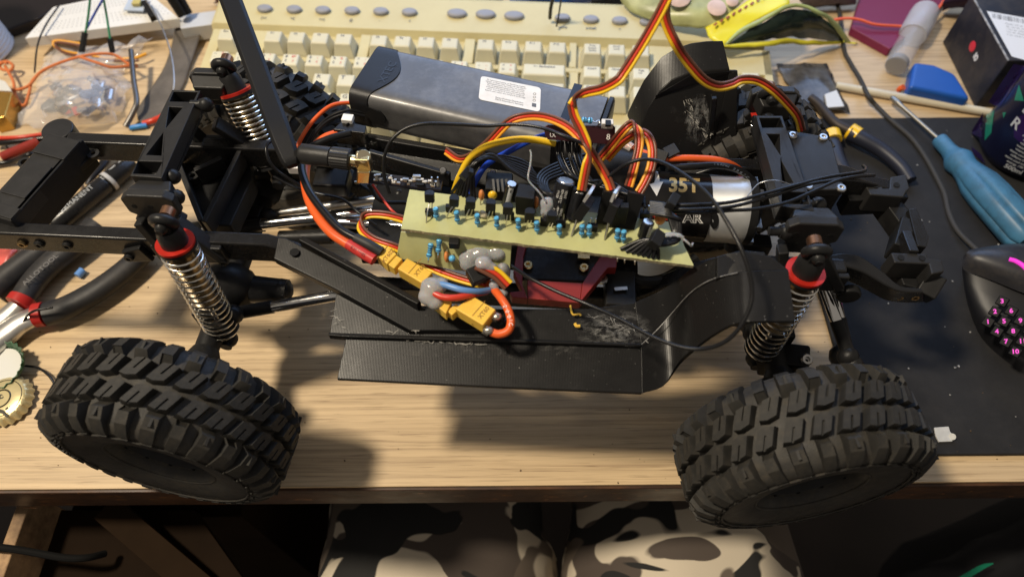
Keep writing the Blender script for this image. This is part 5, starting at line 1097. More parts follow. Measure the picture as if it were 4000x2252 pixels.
# ================================================================== left background
def flatbox(name, pix, z0, z1, mat, label, cat, bv=.6, **k):
    o = build(name, M().prism(Q(*[(u, v, z1) for u, v in pix]), (0, 0, z0 - z1)), mat, None, 0, bv); return tag(o, label, cat, **k)
def wrinkle(name, pix_rows, mat, noise=2.0, scale=.06, parent=None, thick=.6, seed=0, label=None, cat=None, sub=4):
    import mathutils
    rows = [catmull(Q(*r), sub) for r in pix_rows]; cols = list(zip(*rows)); cols = [catmull(list(c), sub) for c in cols]; rows = [list(r) for r in zip(*cols)]
    off = V((seed * 13.1, seed * 7.7, 0)); m = M()
    def d(p): return p + mathutils.noise.noise_vector(p * scale + off) * noise + mathutils.noise.noise_vector(p * scale * 2.7 + off) * noise * .45
    A = [[d(p) for p in r] for r in rows]; m.loft(A); o = build(name, m, mat, parent, 55)
    s = o.modifiers.new('thickness', 'SOLIDIFY'); s.thickness = thick * S
    if label: tag(o, label, cat)
    return o
bb = thing('breadboard', 'white solderless breadboard with jumper wires, tilted behind the clear bag', 'breadboard', P(420, 90, 0))
q = Q((207, 28, 20), (560, -45, 20), (700, 72, 20), (96, 150, 20))
build('board_body', M().prism(q, (0, 0, -9)), mk('breadboard_white', (.70, .69, .66), .5, var=.06, vs=20), bb, 0, .6)
m = M()
for i in range(30):
    for j in range(8):
        s_, t_ = (i + 1) / 31, (.12, .2, .28, .36, .58, .66, .74, .82)[j]; p = (q[0] * (1 - t_) + q[3] * t_) * (1 - s_) + (q[1] * (1 - t_) + q[2] * t_) * s_; m.box(p + V((0, 0, .05)), 1.1, 1.1, .1)
tag(build('contact_holes', m, mk('hole_grey', (.42, .42, .41), .8), bb, 0), kind='stuff')
flatbox('white_slab', ((700, 60), (850, 40), (835, 95), (705, 112)), 2, 16, mk('slab_grey_white', (.52, .53, .54), .5, var=.1, vs=20), 'pale grey plastic block between the breadboard and the keyboard', 'plastic block')
mod = thing('sensor_module', 'small white and blue circuit module lying on the white breadboard', 'circuit module', P(520, 25, 21))
build('module_board', M().prism(Q((482, 38, 24), (505, -10, 24), (575, -8, 24), (560, 42, 24)), (0, 0, -1.5)), mk('module_pale_blue', (.45, .52, .62), .4), mod, 0, .2)
build('module_chip', M().box(P(535, 12, 26), 7, 6, 3), mk('module_yellow', (.5, .42, .15), .5), mod, 0, .3); build('module_header', M().beam(P(565, 10, 24), P(600, 75, 22), 5, 5), CHIP, mod, 0, .3)
for i, (a, b) in enumerate((((660, -20, 40), (712, 60, 22)), ((690, -25, 36), (735, 55, 20)))):
    o = build('probe_plug', M().cyl(P(*a), P(*b), 4.0, 12), CHIP, None, 40); tag(o, ('left of two black probe plugs leaning at the top edge', 'right of two black probe plugs leaning at the top edge')[i], 'plug', 'black probe plugs at the top edge')
GRN = mk('green_wire', (.03, .26, .13), .35)
def jumper(pts, mat, label, plug=None):
    t = thing('jumper_wire', label, 'jumper wire', tuple(P(*pts[0])), 'jumper wires on the left'); seg('lead', pts, .9, mat, t)
    if plug: build('plug_housing', M().beam(P(*plug[0]), P(*plug[1]), 3.4, 3.4), CHIP, t, 0, .3)
jumper(((333, 135, 22), (345, 60, 40), (354, -20, 58)), GRN, 'green jumper wire with black plug, leftmost over the bag', ((318, 212, 12), (332, 128, 24)))
jumper(((430, 152, 22), (416, 60, 38), (402, -20, 56)), GRN, 'green jumper wire with black plug, right of the blue wire', ((440, 205, 12), (429, 150, 22)))
jumper(((340, 110, 26), (372, 50, 40), (410, -15, 58)), WBLU, 'dark blue jumper wire joining the left green one')
wire('left_servo_wire', ((320, 172, 12), (222, 160, 14), (212, 178, 12), (250, 200, 10), (330, 215, 10), (420, 228, 9), (520, 228, 8), (572, 210, 8)), 1.2, WAMB, 'amber wire curling behind the clear bag', 'wire')
wire('left_servo_wire', ((326, 180, 12), (230, 166, 14), (219, 182, 12), (255, 206, 10), (330, 222, 10), (440, 236, 9), (540, 236, 8)), 1.2, WBRN, 'brown wire curling alongside the amber one behind the clear bag', 'wire')
wire('thin_lead', ((570, 0, 30), (626, 93, 28), (667, 207, 26), (680, 310, 24), (672, 380, 20)), .6, STEEL, 'thin grey cable bowing down past the grey felt strip', 'wire')
wire('thin_lead', ((232, 20, 24), (178, 100, 24), (146, 180, 20), (135, 285, 8)), .7, WBLK, 'thin black cable in front of the breadboard', 'wire')
CORD = mk('orange_cord', (.60, .17, .05), .8, bump=.6, bs=1500)
oc = thing('knotted_string', 'knotted orange cord looping over the clear bag to a steel rod', 'cord', P(150, 300, 4))
for pts in (((-20, 338, 5), (50, 352, 6), (110, 336, 8), (155, 285, 12), (217, 252, 18), (310, 222, 24), (390, 210, 24), (450, 216, 20), (500, 248, 16), (536, 256, 14)), ((310, 222, 24), (388, 248, 22), (440, 263, 18), (520, 256, 14), (538, 262, 12)), ((20, 258, 8), (52, 318, 7), (57, 362, 5), (78, 404, 4), (98, 408, 4), (114, 362, 6), (124, 320, 8), (155, 285, 12)), ((-20, 268, 8), (20, 240, 12), (50, 255, 10), (40, 275, 8), (5, 270, 8), (0, 245, 10), (30, 246, 12))): seg('cord_strand', pts, 1.15, CORD, oc)
rod = build('steel_rod', M().tube(Q((512, 198, 20), (522, 310, 16), (534, 395, 12), (520, 440, 9), (490, 495, 5)), 2.1, 10), mk('dark_steel', (.16, .15, .14), .35, .9), None, 60); tag(rod, 'dark bent steel rod with orange cord tied round it', 'rod')
CLR = mk('clear_polythene', (.86, .86, .88), .07, alpha=.20, spec=1.0, bump=.5, bs=90)
zb = thing('parts_bag', 'crumpled clear plastic bag of small metal parts and screws', 'plastic bag', P(300, 360, 0))
wrinkle('bag_film', (((60, 490, 2), (180, 505, 4), (300, 500, 6), (420, 470, 4), (480, 440, 2)), ((120, 400, 6), (190, 400, 22), (290, 410, 26), (400, 400, 18), (505, 360, 3)), ((150, 310, 6), (220, 310, 24), (310, 300, 28), (400, 310, 18), (495, 300, 3)), ((165, 255, 4), (230, 240, 12), (320, 235, 14), (400, 240, 10), (480, 250, 2)), ((185, 215, 2), (260, 190, 4), (400, 170, 8), (520, 160, 14), (608, 140, 16))), CLR, 6.5, .11, zb, .15, 3)
random.seed(41); m = M(); mr = M(); md_ = M()
for i in range(34):
    p = P(random.uniform(180, 430), random.uniform(320, 440), random.uniform(2, 9)); R = Matrix.Rotation(random.uniform(0, 3), 3, 'Z') @ Matrix.Rotation(random.uniform(-.6, .6), 3, 'X')
    if i % 2: m.cyl(p, p + R @ V((random.uniform(4, 10), 0, 1)), random.uniform(1.2, 2.4), 8)
    else: md_.box(p, random.uniform(4, 11), random.uniform(3, 7), 3, R)
for u, v in ((255, 430), (290, 435)): mr.beam(P(u, v - 14, 5), P(u + 12, v + 12, 4), 4, 2)
tag(build('small_parts', m, CHROME, zb, 40), kind='stuff'); tag(build('small_parts', md_, BLK, zb, 0), kind='stuff'); build('red_clip', mr, REDA, zb, 0)
felt = wrinkle('felt_strip', (((690, 100, 8), (745, 104, 8), (795, 106, 8)), ((668, 200, 3), (710, 220, 3), (752, 235, 3)), ((632, 290, 1.5), (670, 330, 1.5), (712, 345, 1.5)), ((545, 420, 1.5), (590, 450, 1.5), (640, 440, 1.5)), ((540, 470, 1.5), (560, 488, 1.5), (575, 480, 1.5))), mk('grey_felt', (.115, .10, .085), .9, var=.3, vs=50, bump=.8, bs=900), .6, .05, None, 1.2, 5, 'grey brown felt strip lying beside the left end of the keyboard', 'felt strip')
cup = thing('plastic_cup_stack', 'stack of ribbed white plastic cups at the left edge', 'cup stack', P(-60, 190, 0))
ca = P(-88, 205, 0); cdir = V((-.05, .03, 1)).normalized()
m = M(); prof = []
for k in range(30): prof += [(29.5 - k * .12, k * 3.4), (30.6 - k * .12, k * 3.4 + .8), (30.6 - k * .12, k * 3.4 + 2.2), (29.6 - k * .12, k * 3.4 + 3.0)]
build('stacked_cups', m.lathe(ca, cdir, prof, 40), mk('cup_white', (.56, .55, .56), .45), cup, 40)
flatbox('monitor_stand_base', ((-60, 150), (-60, -60), (400, -60), (395, 5), (215, 28), (150, 70)), 0, 9, mk('stand_black', (.012, .009, .010), .35), 'dark glossy monitor stand base in the top left corner', 'monitor stand', 2)
flatbox('golden_tin', ((-40, 352), (48, 360), (18, 455), (-40, 470)), 0, 14, mk('golden_tin', (.55, .33, .08), .25, .8), 'small golden metal tin cut off by the left edge', 'tin', .8)
flatbox('white_card', ((-30, 300), (20, 318), (46, 356), (-30, 352)), 14.4, 15.4, mk('card_white', (.6, .58, .52), .6), 'scrap of white card lying on the golden tin', 'card', .1)
rc_ = thing('red_braided_cable', 'red braided sleeve and black cables passing under the rear of the chassis', 'cable', P(80, 580, 3))
m = M()
for k in range(26): m.torus(P(14 + k * 5.2, 610 - k * 2.2, 6), P(24, 604, 6) - P(14, 608, 6), 3.0, .7, 12, 5)
m.tube(Q((5, 614, 6), (80, 583, 6), (150, 552, 6)), 3.1); build('red_sleeve', m, mk('red_braid', (.30, .03, .015), .7), rc_, 50)
seg('black_cable', ((-20, 562, 5), (60, 552, 6), (180, 540, 5), (260, 536, 3)), 2.2, WBLK, rc_); seg('black_cable', ((-20, 640, 4), (50, 630, 4), (110, 605, 12), (170, 590, 6)), 1.8, WBLK, rc_); seg('red_cable', ((-10, 540, 8), (80, 536, 8), (170, 524, 6)), 1.6, WRED, rc_)
wire('small_blue_tie', ((508, 500, 2.5), (540, 494, 3), (574, 490, 2.5)), 2.0, mk('sky_blue_plastic', (.03, .22, .55), .35), 'short sky blue plastic tie behind the far rail', 'cable tie')
wire('red_offcut', ((560, 482, 3), (600, 470, 4), (640, 452, 3)), 2.2, WRED, 'piece of red cable lying on the grey felt strip', 'cable')
wire('stray_wire', ((0, 540, 2), (25, 570, 2), (40, 600, 2)), .7, WBLK, 'thin stray wire at the left edge above the red sleeve', 'wire')
wire('stray_wire', ((290, 680, 2), (310, 700, 2), (318, 760, 2), (300, 790, 2), (200, 805, 1.5)), .9, mk('tan_wire', (.28, .18, .09), .5), 'tan wire lying between the marker and the rear cross member', 'wire')
mkr = thing('permanent_marker', 'black marker pen with white lettering, its cap toward the rear shock tower', 'marker', P(360, 760, 0))
a, b = P(215, 880, 8), P(520, 632, 8); d = (b - a).normalized(); L_ = (b - a).length
build('barrel', M().lathe(a, d, [(5.5, -2), (7, 0), (7.2, L_ * .62), (6.6, L_ * .64)], 28), GLOSSB, mkr, 40); build('cap', M().lathe(a + d * L_ * .645, d, [(7.3, 0), (7.5, 1), (7.0, L_ * .33), (6.2, L_ * .345)], 28), GLOSSB, mkr, 40)
s_ = d.cross(EZ).normalized(); t = M()
fnm = lambda x, y: a + d * (L_ * .30 + x) + (s_ * math.sin(-y / 7.3 + .15) + EZ * math.cos(-y / 7.3 + .15)) * 7.32
text(t, 'PERMANENT', fnm, 5.8, .9, 0, True); fn2 = lambda x, y: fnm(x + 25, y); text(t, 'M', fn2, 5.5); 
for k in (0, 1): t.loft([[fnm(31 + k * 9 + q_, y) for y in (1.2, 2.2)] for q_ in (0, 3, 6)])
build('marker_print', t, mk('worn_white_print', (.42, .42, .40), .5), mkr, 0)
t = M().lathe(a + d * L_ * .66, d, [(7.55, 0), (7.6, .3), (7.6, 2.6), (7.55, 2.9)], 28, False); build('cap_ring', t, mk('pale_ring', (.45, .44, .42), .4), mkr, 40)
tw = build('nipper_jaw', M().tube(Q((432, 595, 6), (395, 650, 6), (360, 690, 6), (340, 720, 5)), 4.0, 10, 6, 2.0, .7), mk('blackened_steel', (.03, .03, .035), .35, .8), None, 50); tag(tw, 'dark steel nipper jaw lying above the marker pen', 'nippers')
# pliers
HND = mk('black_rubber_handle', (.018, .017, .017), .5, rv=.08, vs=40, dust=.1)
pl = thing('pliers', 'pliers with curved black handles, red rings and steel jaws', 'pliers', P(200, 1150, 0))
build('handle', M().tube(Q((580, 965, 10), (500, 1045, 10), (414, 1112, 10), (330, 1165, 10), (250, 1205, 10), (180, 1226, 10)), 7.6, 16, 6, 8.6, .8), HND, pl, 60)
build('handle', M().tube(Q((380, 880, 11), (300, 950, 11), (210, 1020, 11), (140, 1090, 11), (88, 1165, 11)), 9.0, 16, 6, 8.0, .8), HND, pl, 60)
build('red_ring', M().tube(Q((176, 1225, 10.2), (158, 1228, 10.2), (140, 1231, 10.2)), 7.9, 16, 3), mk('red_grip', (.42, .02, .015), .35), pl, 60); build('red_ring', M().tube(Q((92, 1164, 11.2), (82, 1178, 11.2), (72, 1190, 11.2)), 8.2, 16, 3), bpy.data.materials['red_grip'], pl, 60)
PST = mk('satin_steel', (.62, .60, .56), .35, .9, bump=.1)
build('jaw', M().tube(Q((140, 1233, 10), (80, 1262, 9), (30, 1300, 8), (-40, 1350, 8)), 7.0, 12, 5, 9.5, .7), PST, pl, 50); build('jaw', M().tube(Q((70, 1192, 10), (35, 1228, 9), (-10, 1265, 8), (-60, 1300, 8)), 6.0, 12, 5, 8.5, .7), PST, pl, 50)
t = M(); p0 = P(150, 1065, 20.0); d = (P(215, 1000, 20) - P(105, 1095, 20)).normalized(); text(t, 'ALLOTOOL', flatmap(P(158, 1052, 19.4), d, EZ.cross(d)), 5.2); build('handle_lettering', t, mk('rubbed_grey_print', (.16, .15, .14), .6), pl, 0)
th = build('tool_handle', M().tube(Q((260, 930, 9), (160, 990, 9), (60, 1065, 9), (-30, 1140, 9)), 8.5, 16, 6, 9.5), HND, None, 60); tag(th, 'straight black rubber tool handle running off the left edge above the pliers', 'tool')
rp_ = wrinkle('red_sachet', (((-20, 950, 2), (30, 945, 4), (80, 940, 2)), ((-20, 1000, 3), (30, 990, 5), (70, 975, 2)), ((-20, 1060, 2), (10, 1045, 3), (40, 1010, 2))), mk('red_white_sachet', (.55, .10, .08), .35, var=.5, vs=60), 1.2, .1, None, .3, 4, 'red and white sachet at the left edge below the near rail', 'sachet')
bi = build('insulation_offcut', M().lathe(P(302, 1078, 3), P(328, 1050, 3) - P(302, 1078, 3), [(1.2, 0), (2.6, 0), (2.6, 5.5), (1.2, 5.5)], 16), WLBL, None, 40); tag(bi, 'tiny blue piece of insulation lying between the plier handles', 'offcut')
wire('black_hookup_wire', ((205, 1200, 22), (130, 1215, 22), (95, 1250, 14), (70, 1310, 6), (52, 1362, 4)), .8, WBLK, 'thin black wire crossing the plier handles down to the bottle caps', 'wire')
wire('black_hookup_wire', ((100, 1428, 3), (150, 1436, 4), (190, 1465, 4), (215, 1500, 3)), .8, WBLK, 'thin black wire running from the green cap under the tyre', 'wire')
def cap(name, label, c, up_, mats, r=15.5, tilt=V((0, 0, 1)), extra=None):
    t = thing(name, label, 'bottle cap', c); d, s_, u_ = frame(V(tilt).normalized()); n = 84; rows = []
    for k, (rr, h, am) in enumerate(((r * .3, 5.4, 0), (r * .80, 5.4, 0), (r * .90, 4.6, .1), (r * .95, 2.6, .45), (r * 1.03, .2, .75), (r * 1.0, .2, .7), (r * .90, 2.6, .4), (r * .84, 4.6, 0), (r * .3, 4.7, 0))):
        h = h if up_ else 5.6 - h
        rows.append([V(c) + d * h + (s_ * math.cos(a) + u_ * math.sin(a)) * (rr + am * math.cos(21 * a)) for a in [2 * math.pi * j / n for j in range(n)]])
    build('crown', M().loft(rows, True, True), mats[0], t, 40, 0)
    return t, d, s_, u_
t, d, s_, u_ = cap('bottle_cap', 'green bottle cap lying upside down, white liner showing', P(18, 1440, 4), False, [mk('green_enamel', (.03, .12, .05), .3, .3, var=.6, vs=40, dust=.5, dcol=(.4, .4, .36))], tilt=V((-.12, -.12, 1)))
build('liner', M().lathe(P(18, 1440, 4) + d * 1.6, d, [(12.6, 0), (12.6, .8), (11, .5), (.1, .5)], 40), mk('white_liner', (.66, .66, .62), .4), t, 40)
GC = mk('gold_enamel', (.62, .52, .28), .3, .4, var=.1)
t, d, s_, u_ = cap('bottle_cap', 'gold bottle cap with black emblem, lying face up below the green cap', P(30, 1568, 2), True, [GC], tilt=V((-.05, -.05, 1)))
tt = M(); cc_ = P(30, 1568, 2) + d * 5.5; ex_, ey_ = V((1, 0, 0)), V((0, 1, 0)); fm = flatmap(cc_, ex_, ey_)
tt.torus(cc_, d, 11.8, .25, 40, 4); tt.torus(cc_ + V((-.5, 0, 0)), d, 5.6, .5, 30, 4)
text(tt, 'P', flatmap(cc_ + V((-.5, 0, 0)), ex_, ey_), 7, 1, .02); text(tt, 'A', flatmap(cc_ + V((1.5, 8, 0)), ex_, ey_), 5)
for k in range(7):
    a = -.9 + k * .3; p = cc_ + V((8.5 * math.cos(a), 8.5 * math.sin(a), 0)); tt.add([p + V((-.6, -.8, 0)), p + V((1.4, 0, 0)), p + V((.6, 1.4, 0)), p + V((-.4, .6, 0))], [(0, 1, 2, 3)])
tt.loft([[cc_ + V((x, -8.6 - .06 * x * x + dy, 0)) for x in (-8, -4, 0, 4, 8)] for dy in (0, 2.2)])
build('cap_emblem', tt, mk('emblem_dark', (.05, .045, .03), .4), t, 0)
# ================================================================== top background
cb_ = wrinkle('bag_panel', (((2400, -60, 40), (2560, -60, 48), (2740, -60, 54), (2960, -60, 54)), ((2425, 5, 35), (2560, 0, 44), (2720, -10, 51), (2950, -45, 54)), ((2470, 50, 33), (2590, 58, 40), (2740, 55, 46), (2900, 10, 50)), ((2540, 84, 33), (2640, 100, 34), (2752, 110, 37), (2830, 75, 44))), mk('olive_foil_print', (.36, .37, .17), .34, var=.45, vs=30, bump=.3, bs=80), 2.2, .05, None, .3, 7)
sb = thing('snack_bag', 'torn open green and yellow snack bag lying on the top right end of the keyboard', 'snack bag', P(2850, 100, 0))
mw_ = cb_.matrix_world.copy(); cb_.parent = sb; cb_.location = cb_.location - sb.location
def bagpart(n, rows, mat, noise, seed, thick=.3): return wrinkle(n, rows, mat, noise, .06, sb, thick, seed)
YB = mk('yellow_foil', (.74, .66, .035), .32, var=.1, vs=20)
bagpart('yellow_panel', (((2752, 110, 38), (2800, 85, 43), (2890, 25, 50), (3010, -60, 54)), ((2775, 150, 37), (2850, 105, 42), (2940, 45, 50), (3060, -60, 55)), ((2828, 178, 36), (2900, 112, 43), (2990, 60, 50), (3085, 15, 55))), YB, 1.2, 3)
bagpart('torn_rim', (((2828, 178, 36), (2900, 112, 43.5), (2990, 62, 50), (3085, 16, 55), (3180, 32, 50), (3262, 80, 34), (3325, 165, 8)), ((2836, 182, 35), (2910, 125, 42), (2995, 78, 48), (3088, 32, 52), (3172, 46, 48), (3245, 92, 32), (3300, 165, 8))), mk('pale_green_foil', (.42, .50, .20), .35, var=.2, vs=40), 1.2, 6)
bagpart('bag_inside', (((2836, 182, 34), (2910, 126, 41), (2995, 80, 47), (3088, 33, 50), (3172, 46, 46), (3245, 92, 30), (3300, 165, 6)), ((2850, 184, 32), (2930, 165, 32), (3000, 156, 31), (3080, 148, 24), (3160, 150, 14), (3230, 158, 7), (3290, 168, 3))), mk('dark_foil_inside', (.025, .04, .03), .25, .4), 2.0, 8)
bagpart('lower_lip', (((2830, 183, 35), (2900, 190, 33), (3000, 180, 30), (3100, 172, 20), (3200, 178, 10), (3300, 170, 4), (3350, 172, 2)), ((2832, 176, 36), (2900, 174, 35), (3000, 160, 32), (3100, 150, 24), (3200, 160, 13), (3300, 160, 6), (3345, 166, 2))), YB, 1.6, 9)
m = M()
for k in range(9):
    f = k / 8; p = P(2790 + 190 * f, 100 - 108 * f, 43.5 + 11 * f); m.beam(p, p + V((2.2, 2.2, .8)), 1.6, .4)
build('perforation_print', m, mk('print_brown_red', (.30, .06, .02), .5), sb, 0)
for u, v, r, z in ((2650, -14, 10, 52), (2800, 30, 7.5, 51), (2860, 5, 5, 53)):
    build('bag_picture', M().lathe(P(u, v, z), (0, -.3, 1), [(r, 0), (r * .8, .5), (.1, .6)], 20), mk('printed_potato', (.62, .44, .34), .4, var=.2, vs=80) if 'printed_potato' not in bpy.data.materials else bpy.data.materials['printed_potato'], sb, 50)
wrinkle('blue_carrier_bag', (((1990, 34, 4), (2080, 36, 4), (2200, 40, 4), (2310, 30, 3)), ((1990, 10, 20), (2080, 4, 26), (2200, 6, 24), (2320, 0, 16)), ((1990, -60, 30), (2080, -60, 34), (2200, -60, 34), (2330, -60, 24))), mk('blue_film', (.02, .10, .42), .3), 3, .06, None, .3, 2, 'crumpled blue plastic bag behind the middle of the keyboard', 'plastic bag')
wrinkle('dark_cloth', (((2300, 32, 3), (2380, 44, 3), (2460, 30, 3)), ((2310, 0, 18), (2390, -6, 22), (2460, -10, 16)), ((2310, -70, 24), (2390, -70, 24), (2470, -70, 20))), mk('dark_navy_cloth', (.012, .014, .022), .8), 3, .06, None, .6, 6, 'dark cloth between the blue bag and the snack bag', 'cloth')
wrinkle('grey_film', (((1500, 14, 4), (1650, 16, 4), (1800, 22, 4), (1960, 26, 4)), ((1500, -12, 20), (1650, -14, 22), (1800, -12, 22), (1970, -8, 20)), ((1500, -70, 26), (1650, -70, 26), (1800, -70, 26), (1970, -70, 26))), mk('grey_blue_film', (.16, .19, .23), .3, var=.6, vs=60), 4, .08, None, .3, 8, 'grey blue crumpled film behind the keyboard, left of the blue bag', 'plastic film')
wrinkle('patterned_cloth', (((840, 8, 3), (1050, 8, 3), (1280, 8, 3), (1490, 10, 3)), ((840, -12, 16), (1050, -16, 20), (1280, -14, 20), (1490, -14, 16)), ((840, -70, 22), (1050, -70, 22), (1280, -70, 22), (1490, -70, 22))), mk('rose_brown_cloth', (.20, .12, .11), .9, var=.8, vs=60), 3, .07, None, .6, 11, 'rose brown cloth behind the left half of the keyboard', 'cloth')
wire('hanging_wire', ((2148, 72, 32), (2152, 30, 44), (2166, -30, 60)), 1.5, WBLK, 'black wire end hanging over the keyboard buttons, left one', 'wire'); wire('hanging_wire', ((2174, 105, 30), (2184, 50, 40), (2196, -30, 60)), .7, WBLK, 'thin black wire hanging over the keyboard buttons, right one', 'wire')
flatbox('magenta_book', ((3325, 108), (3366, -30), (3720, -30), (3640, 60), (3478, 192)), 0, 8, mk('magenta_cover', (.17, .012, .05), .5, var=.1, vs=10), 'dark magenta notebook lying under the clear tube', 'notebook', 1)
wire('orange_thin_wire', ((3258, 78, 12), (3310, 72, 14), (3360, 78, 14), (3420, 96, 13), (3520, 103, 12)), 1.2, mk('coral_wire', (.75, .12, .05), .4), 'coral orange wire from the snack bag to the clear tube', 'wire'); wire('orange_thin_wire', ((3648, 52, 12), (3672, 25, 14), (3705, -25, 18)), 1.2, bpy.data.materials['coral_wire'], 'coral orange wire leaving the clear tube at the top', 'wire')
ct = thing('sample_tube', 'cloudy clear plastic tube with ribbed cap lying on its side', 'tube', P(3550, 180, 0))
a, b = P(3500, 258, 10), P(3612, 52, 12); d = (b - a).normalized(); L_ = (b - a).length
CT = mk('cloudy_plastic', (.72, .70, .69), .2, alpha=.26, spec=.8)
build('tube_body', M().lathe(a, d, [(.2, -1), (8.2, -1), (9.4, 1), (9.4, L_ * .6)], 30), CT, ct, 50); build('tube_cap', M().lathe(a + d * L_ * .56, d, [(10.6, 0), (10.9, .8), (10.3, 1.6), (11.4, 3.4), (11.6, L_ * .36), (11.0, L_ * .46), (.2, L_ * .46)], 36), mk('cap_cloudy', (.55, .55, .57), .3, alpha=.62), ct, 40)
build('tube_contents', M().lathe(a, d, [(8.4, .6), (8.4, 6), (6, 8), (.2, 8)], 20), mk('dark_grit', (.12, .11, .10), .8), ct, 50)
bx_ = thing('black_box', 'black cardboard box with white barcode label and small red emblem', 'box', P(3850, 250, 0))
A, B = P(3680, 165, 0), P(3806, 420, 0); e1 = (A - B).normalized(); e2 = V((e1.y, -e1.x, 0)); e2 = -e2 if e2.x < 0 else e2; h = 46
BXM = mk('black_card', (.010, .011, .018), .45, dust=.12, vs=40)
build('box_body', M().prism([B, A, A + e2 * 130, B + e2 * 130], (0, 0, h)), BXM, bx_, 0, 1)
for a_, b_ in ((A, B), (A + e2 * 130, A)): build('lid_edge', M().beam(V(a_) + V((0, 0, h)), V(b_) + V((0, 0, h)), .9, .9), mk('worn_card', (.30, .30, .30), .7, var=.7, vs=200) if 'worn_card' not in bpy.data.materials else bpy.data.materials['worn_card'], bx_, 0)
lab = [onplane(u, v, B + EZ * (h + .15), EZ) for u, v in ((3854, 44), (4080, 84), (4090, 260), (3952, 221))]
build('barcode_label', M().prism(lab, (0, 0, .1)), mk('box_label', (.70, .70, .70), .5), bx_, 0)
t = M(); ex_ = (lab[1] - lab[0]).normalized(); ey_ = EZ.cross(ex_); random.seed(8)
x = 2.0
while x < 30:
    w_ = random.choice((.35, .5, .9)); p = lab[0] + ex_ * (x + 2) - ey_ * 2 + EZ * .14; t.add([p, p + ex_ * w_, p + ex_ * w_ - ey_ * 6, p - ey_ * 6], [(0, 1, 2, 3)]); x += w_ + random.choice((.4, .7, 1.1))
for k in range(5): text(t, 'Model 12V 2A  Made in PRC  Input'[k * 2:k * 2 + 22], flatmap(lab[0] + ex_ * 24 - ey_ * (12 + k * 3.4) + EZ * .14, ex_, ey_), 2.2)
build('label_print', t, GREYP, bx_, 0)
sn = e2 * -1; tt = M(); ttr = M(); f_ = (A + B) / 2
p0 = onplane(3798, 182, B - e2 * .15, -e2); ttr.lathe(p0, -e2, [(4.2, 0), (3.2, .3), (.2, .3)], 16); build('emblem_red', ttr, mk('emblem_red', (.6, .03, .05), .4), bx_, 40)
p1 = onplane(3812, 222, B - e2 * .15, -e2); up_ = (p0 - p1).normalized(); sd = up_.cross(e2); text(tt, '0I', flatmap(p1, up_, sd if sd.dot(e1) > 0 else -sd), 7.5, 1, .03); build('emblem_white', tt, WHT, bx_, 0)
flatbox('blue_block', ((3552, 338), (3572, 240), (3650, 250), (3732, 285), (3795, 385)), 0, 15, mk('blue_plastic', (.012, .085, .36), .38, var=.1, vs=20), 'bright blue plastic block in front of the black box', 'plastic block', 3)
wire('orange_plug', ((3512, 352, 3), (3520, 345, 6), (3530, 340, 8)), 2.4, WORG, 'small orange plug beside the blue block', 'plug')
ws = build('wooden_skewer', M().cyl(P(3265, 335, 4), P(3880, 442, 4), 3.1, 16), mk('pale_rod', (.62, .56, .43), .5, var=.15, vs=30), None, 40); tag(ws, 'long pale cream rod lying along the far edge of the black mat', 'rod')
wire('mouse_cable', ((3265, 0, 6), (3280, 60, 5), (3296, 190, 3), (3318, 240, 3), (3360, 310, 4), (3390, 372, 9.5), (3420, 410, 5), (3480, 470, 4.5), (3560, 540, 5), (3615, 615, 5), (3662, 700, 5), (3690, 760, 5), (3706, 830, 5), (3740, 900, 6), (3800, 962, 8), (3830, 985, 10)), 1.75, mk('braided_black', (.035, .032, .028), .7, bump=.6, bs=1500), 'black braided mouse cable snaking from the snack bag down to the mouse', 'cable')
wrinkle('zip_bag', (((3030, 250, 3), (3090, 250, 5), (3160, 248, 5), (3232, 252, 3)), ((3075, 330, 4), (3130, 330, 7), (3200, 330, 7), (3270, 335, 4)), ((3140, 420, 4), (3200, 425, 6), (3260, 430, 5), (3322, 440, 2))), mk('dark_zip_bag', (.06, .055, .05), .2, var=.5, vs=40, dust=.3, dcol=(.3, .3, .3)), 1.6, .1, None, .3, 3, 'dark glossy zip bag behind the far front tyre', 'zip bag')
flatbox('white_label_card', ((3222, 368), (3268, 352), (3298, 415), (3232, 420)), 6.5, 8, mk('label_card', (.62, .62, .60), .4), 'white paper tag lying on the dark zip bag', 'paper tag', .1)
cu = thing('side_cutters', 'black handled side cutters with yellow rings, half under the front of the chassis', 'cutters', P(3400, 580, 3))
build('handle', M().tube(Q((3320, 520, 12), (3370, 545, 12), (3445, 588, 11), (3517, 650, 10), (3556, 706, 9)), 6.2, 14, 6, 4.6), mk('dark_blue_grip', (.016, .018, .03), .45), cu, 60)
build('yellow_ring', M().tube(Q((3318, 512, 12.2), (3334, 522, 12.2), (3350, 532, 12.2)), 6.5, 14, 4), TANT, cu, 60); build('yellow_ring', M().tube(Q((3248, 520, 12.2), (3252, 534, 12.2), (3256, 548, 12.2)), 6.3, 14, 4), TANT, cu, 60)
build('jaw', M().tube(Q((3322, 514, 10), (3262, 480, 10), (3200, 410, 10), (3165, 380, 10)), 4.6, 12, 6, 3), mk('brown_black_steel', (.035, .026, .02), .5, .4), cu, 50)
build('handle', M().tube(Q((3245, 535, 11), (3270, 620, 10), (3310, 700, 8)), 5.6, 14), bpy.data.materials['dark_blue_grip'], cu, 60)
sd_ = thing('screwdriver', 'screwdriver with a translucent light blue fluted handle lying on the black mat', 'screwdriver', P(3750, 650, 3))
SB = mk('pale_blue_acetate', (.050, .165, .28), .42, var=.25, vs=30, dust=.6, dcol=(.03, .045, .05))
a, b, c = P(3480, 378, 8), P(3668, 545, 10), P(4040, 960, 17); d = (c - b).normalized(); d0 = (b - a).normalized()
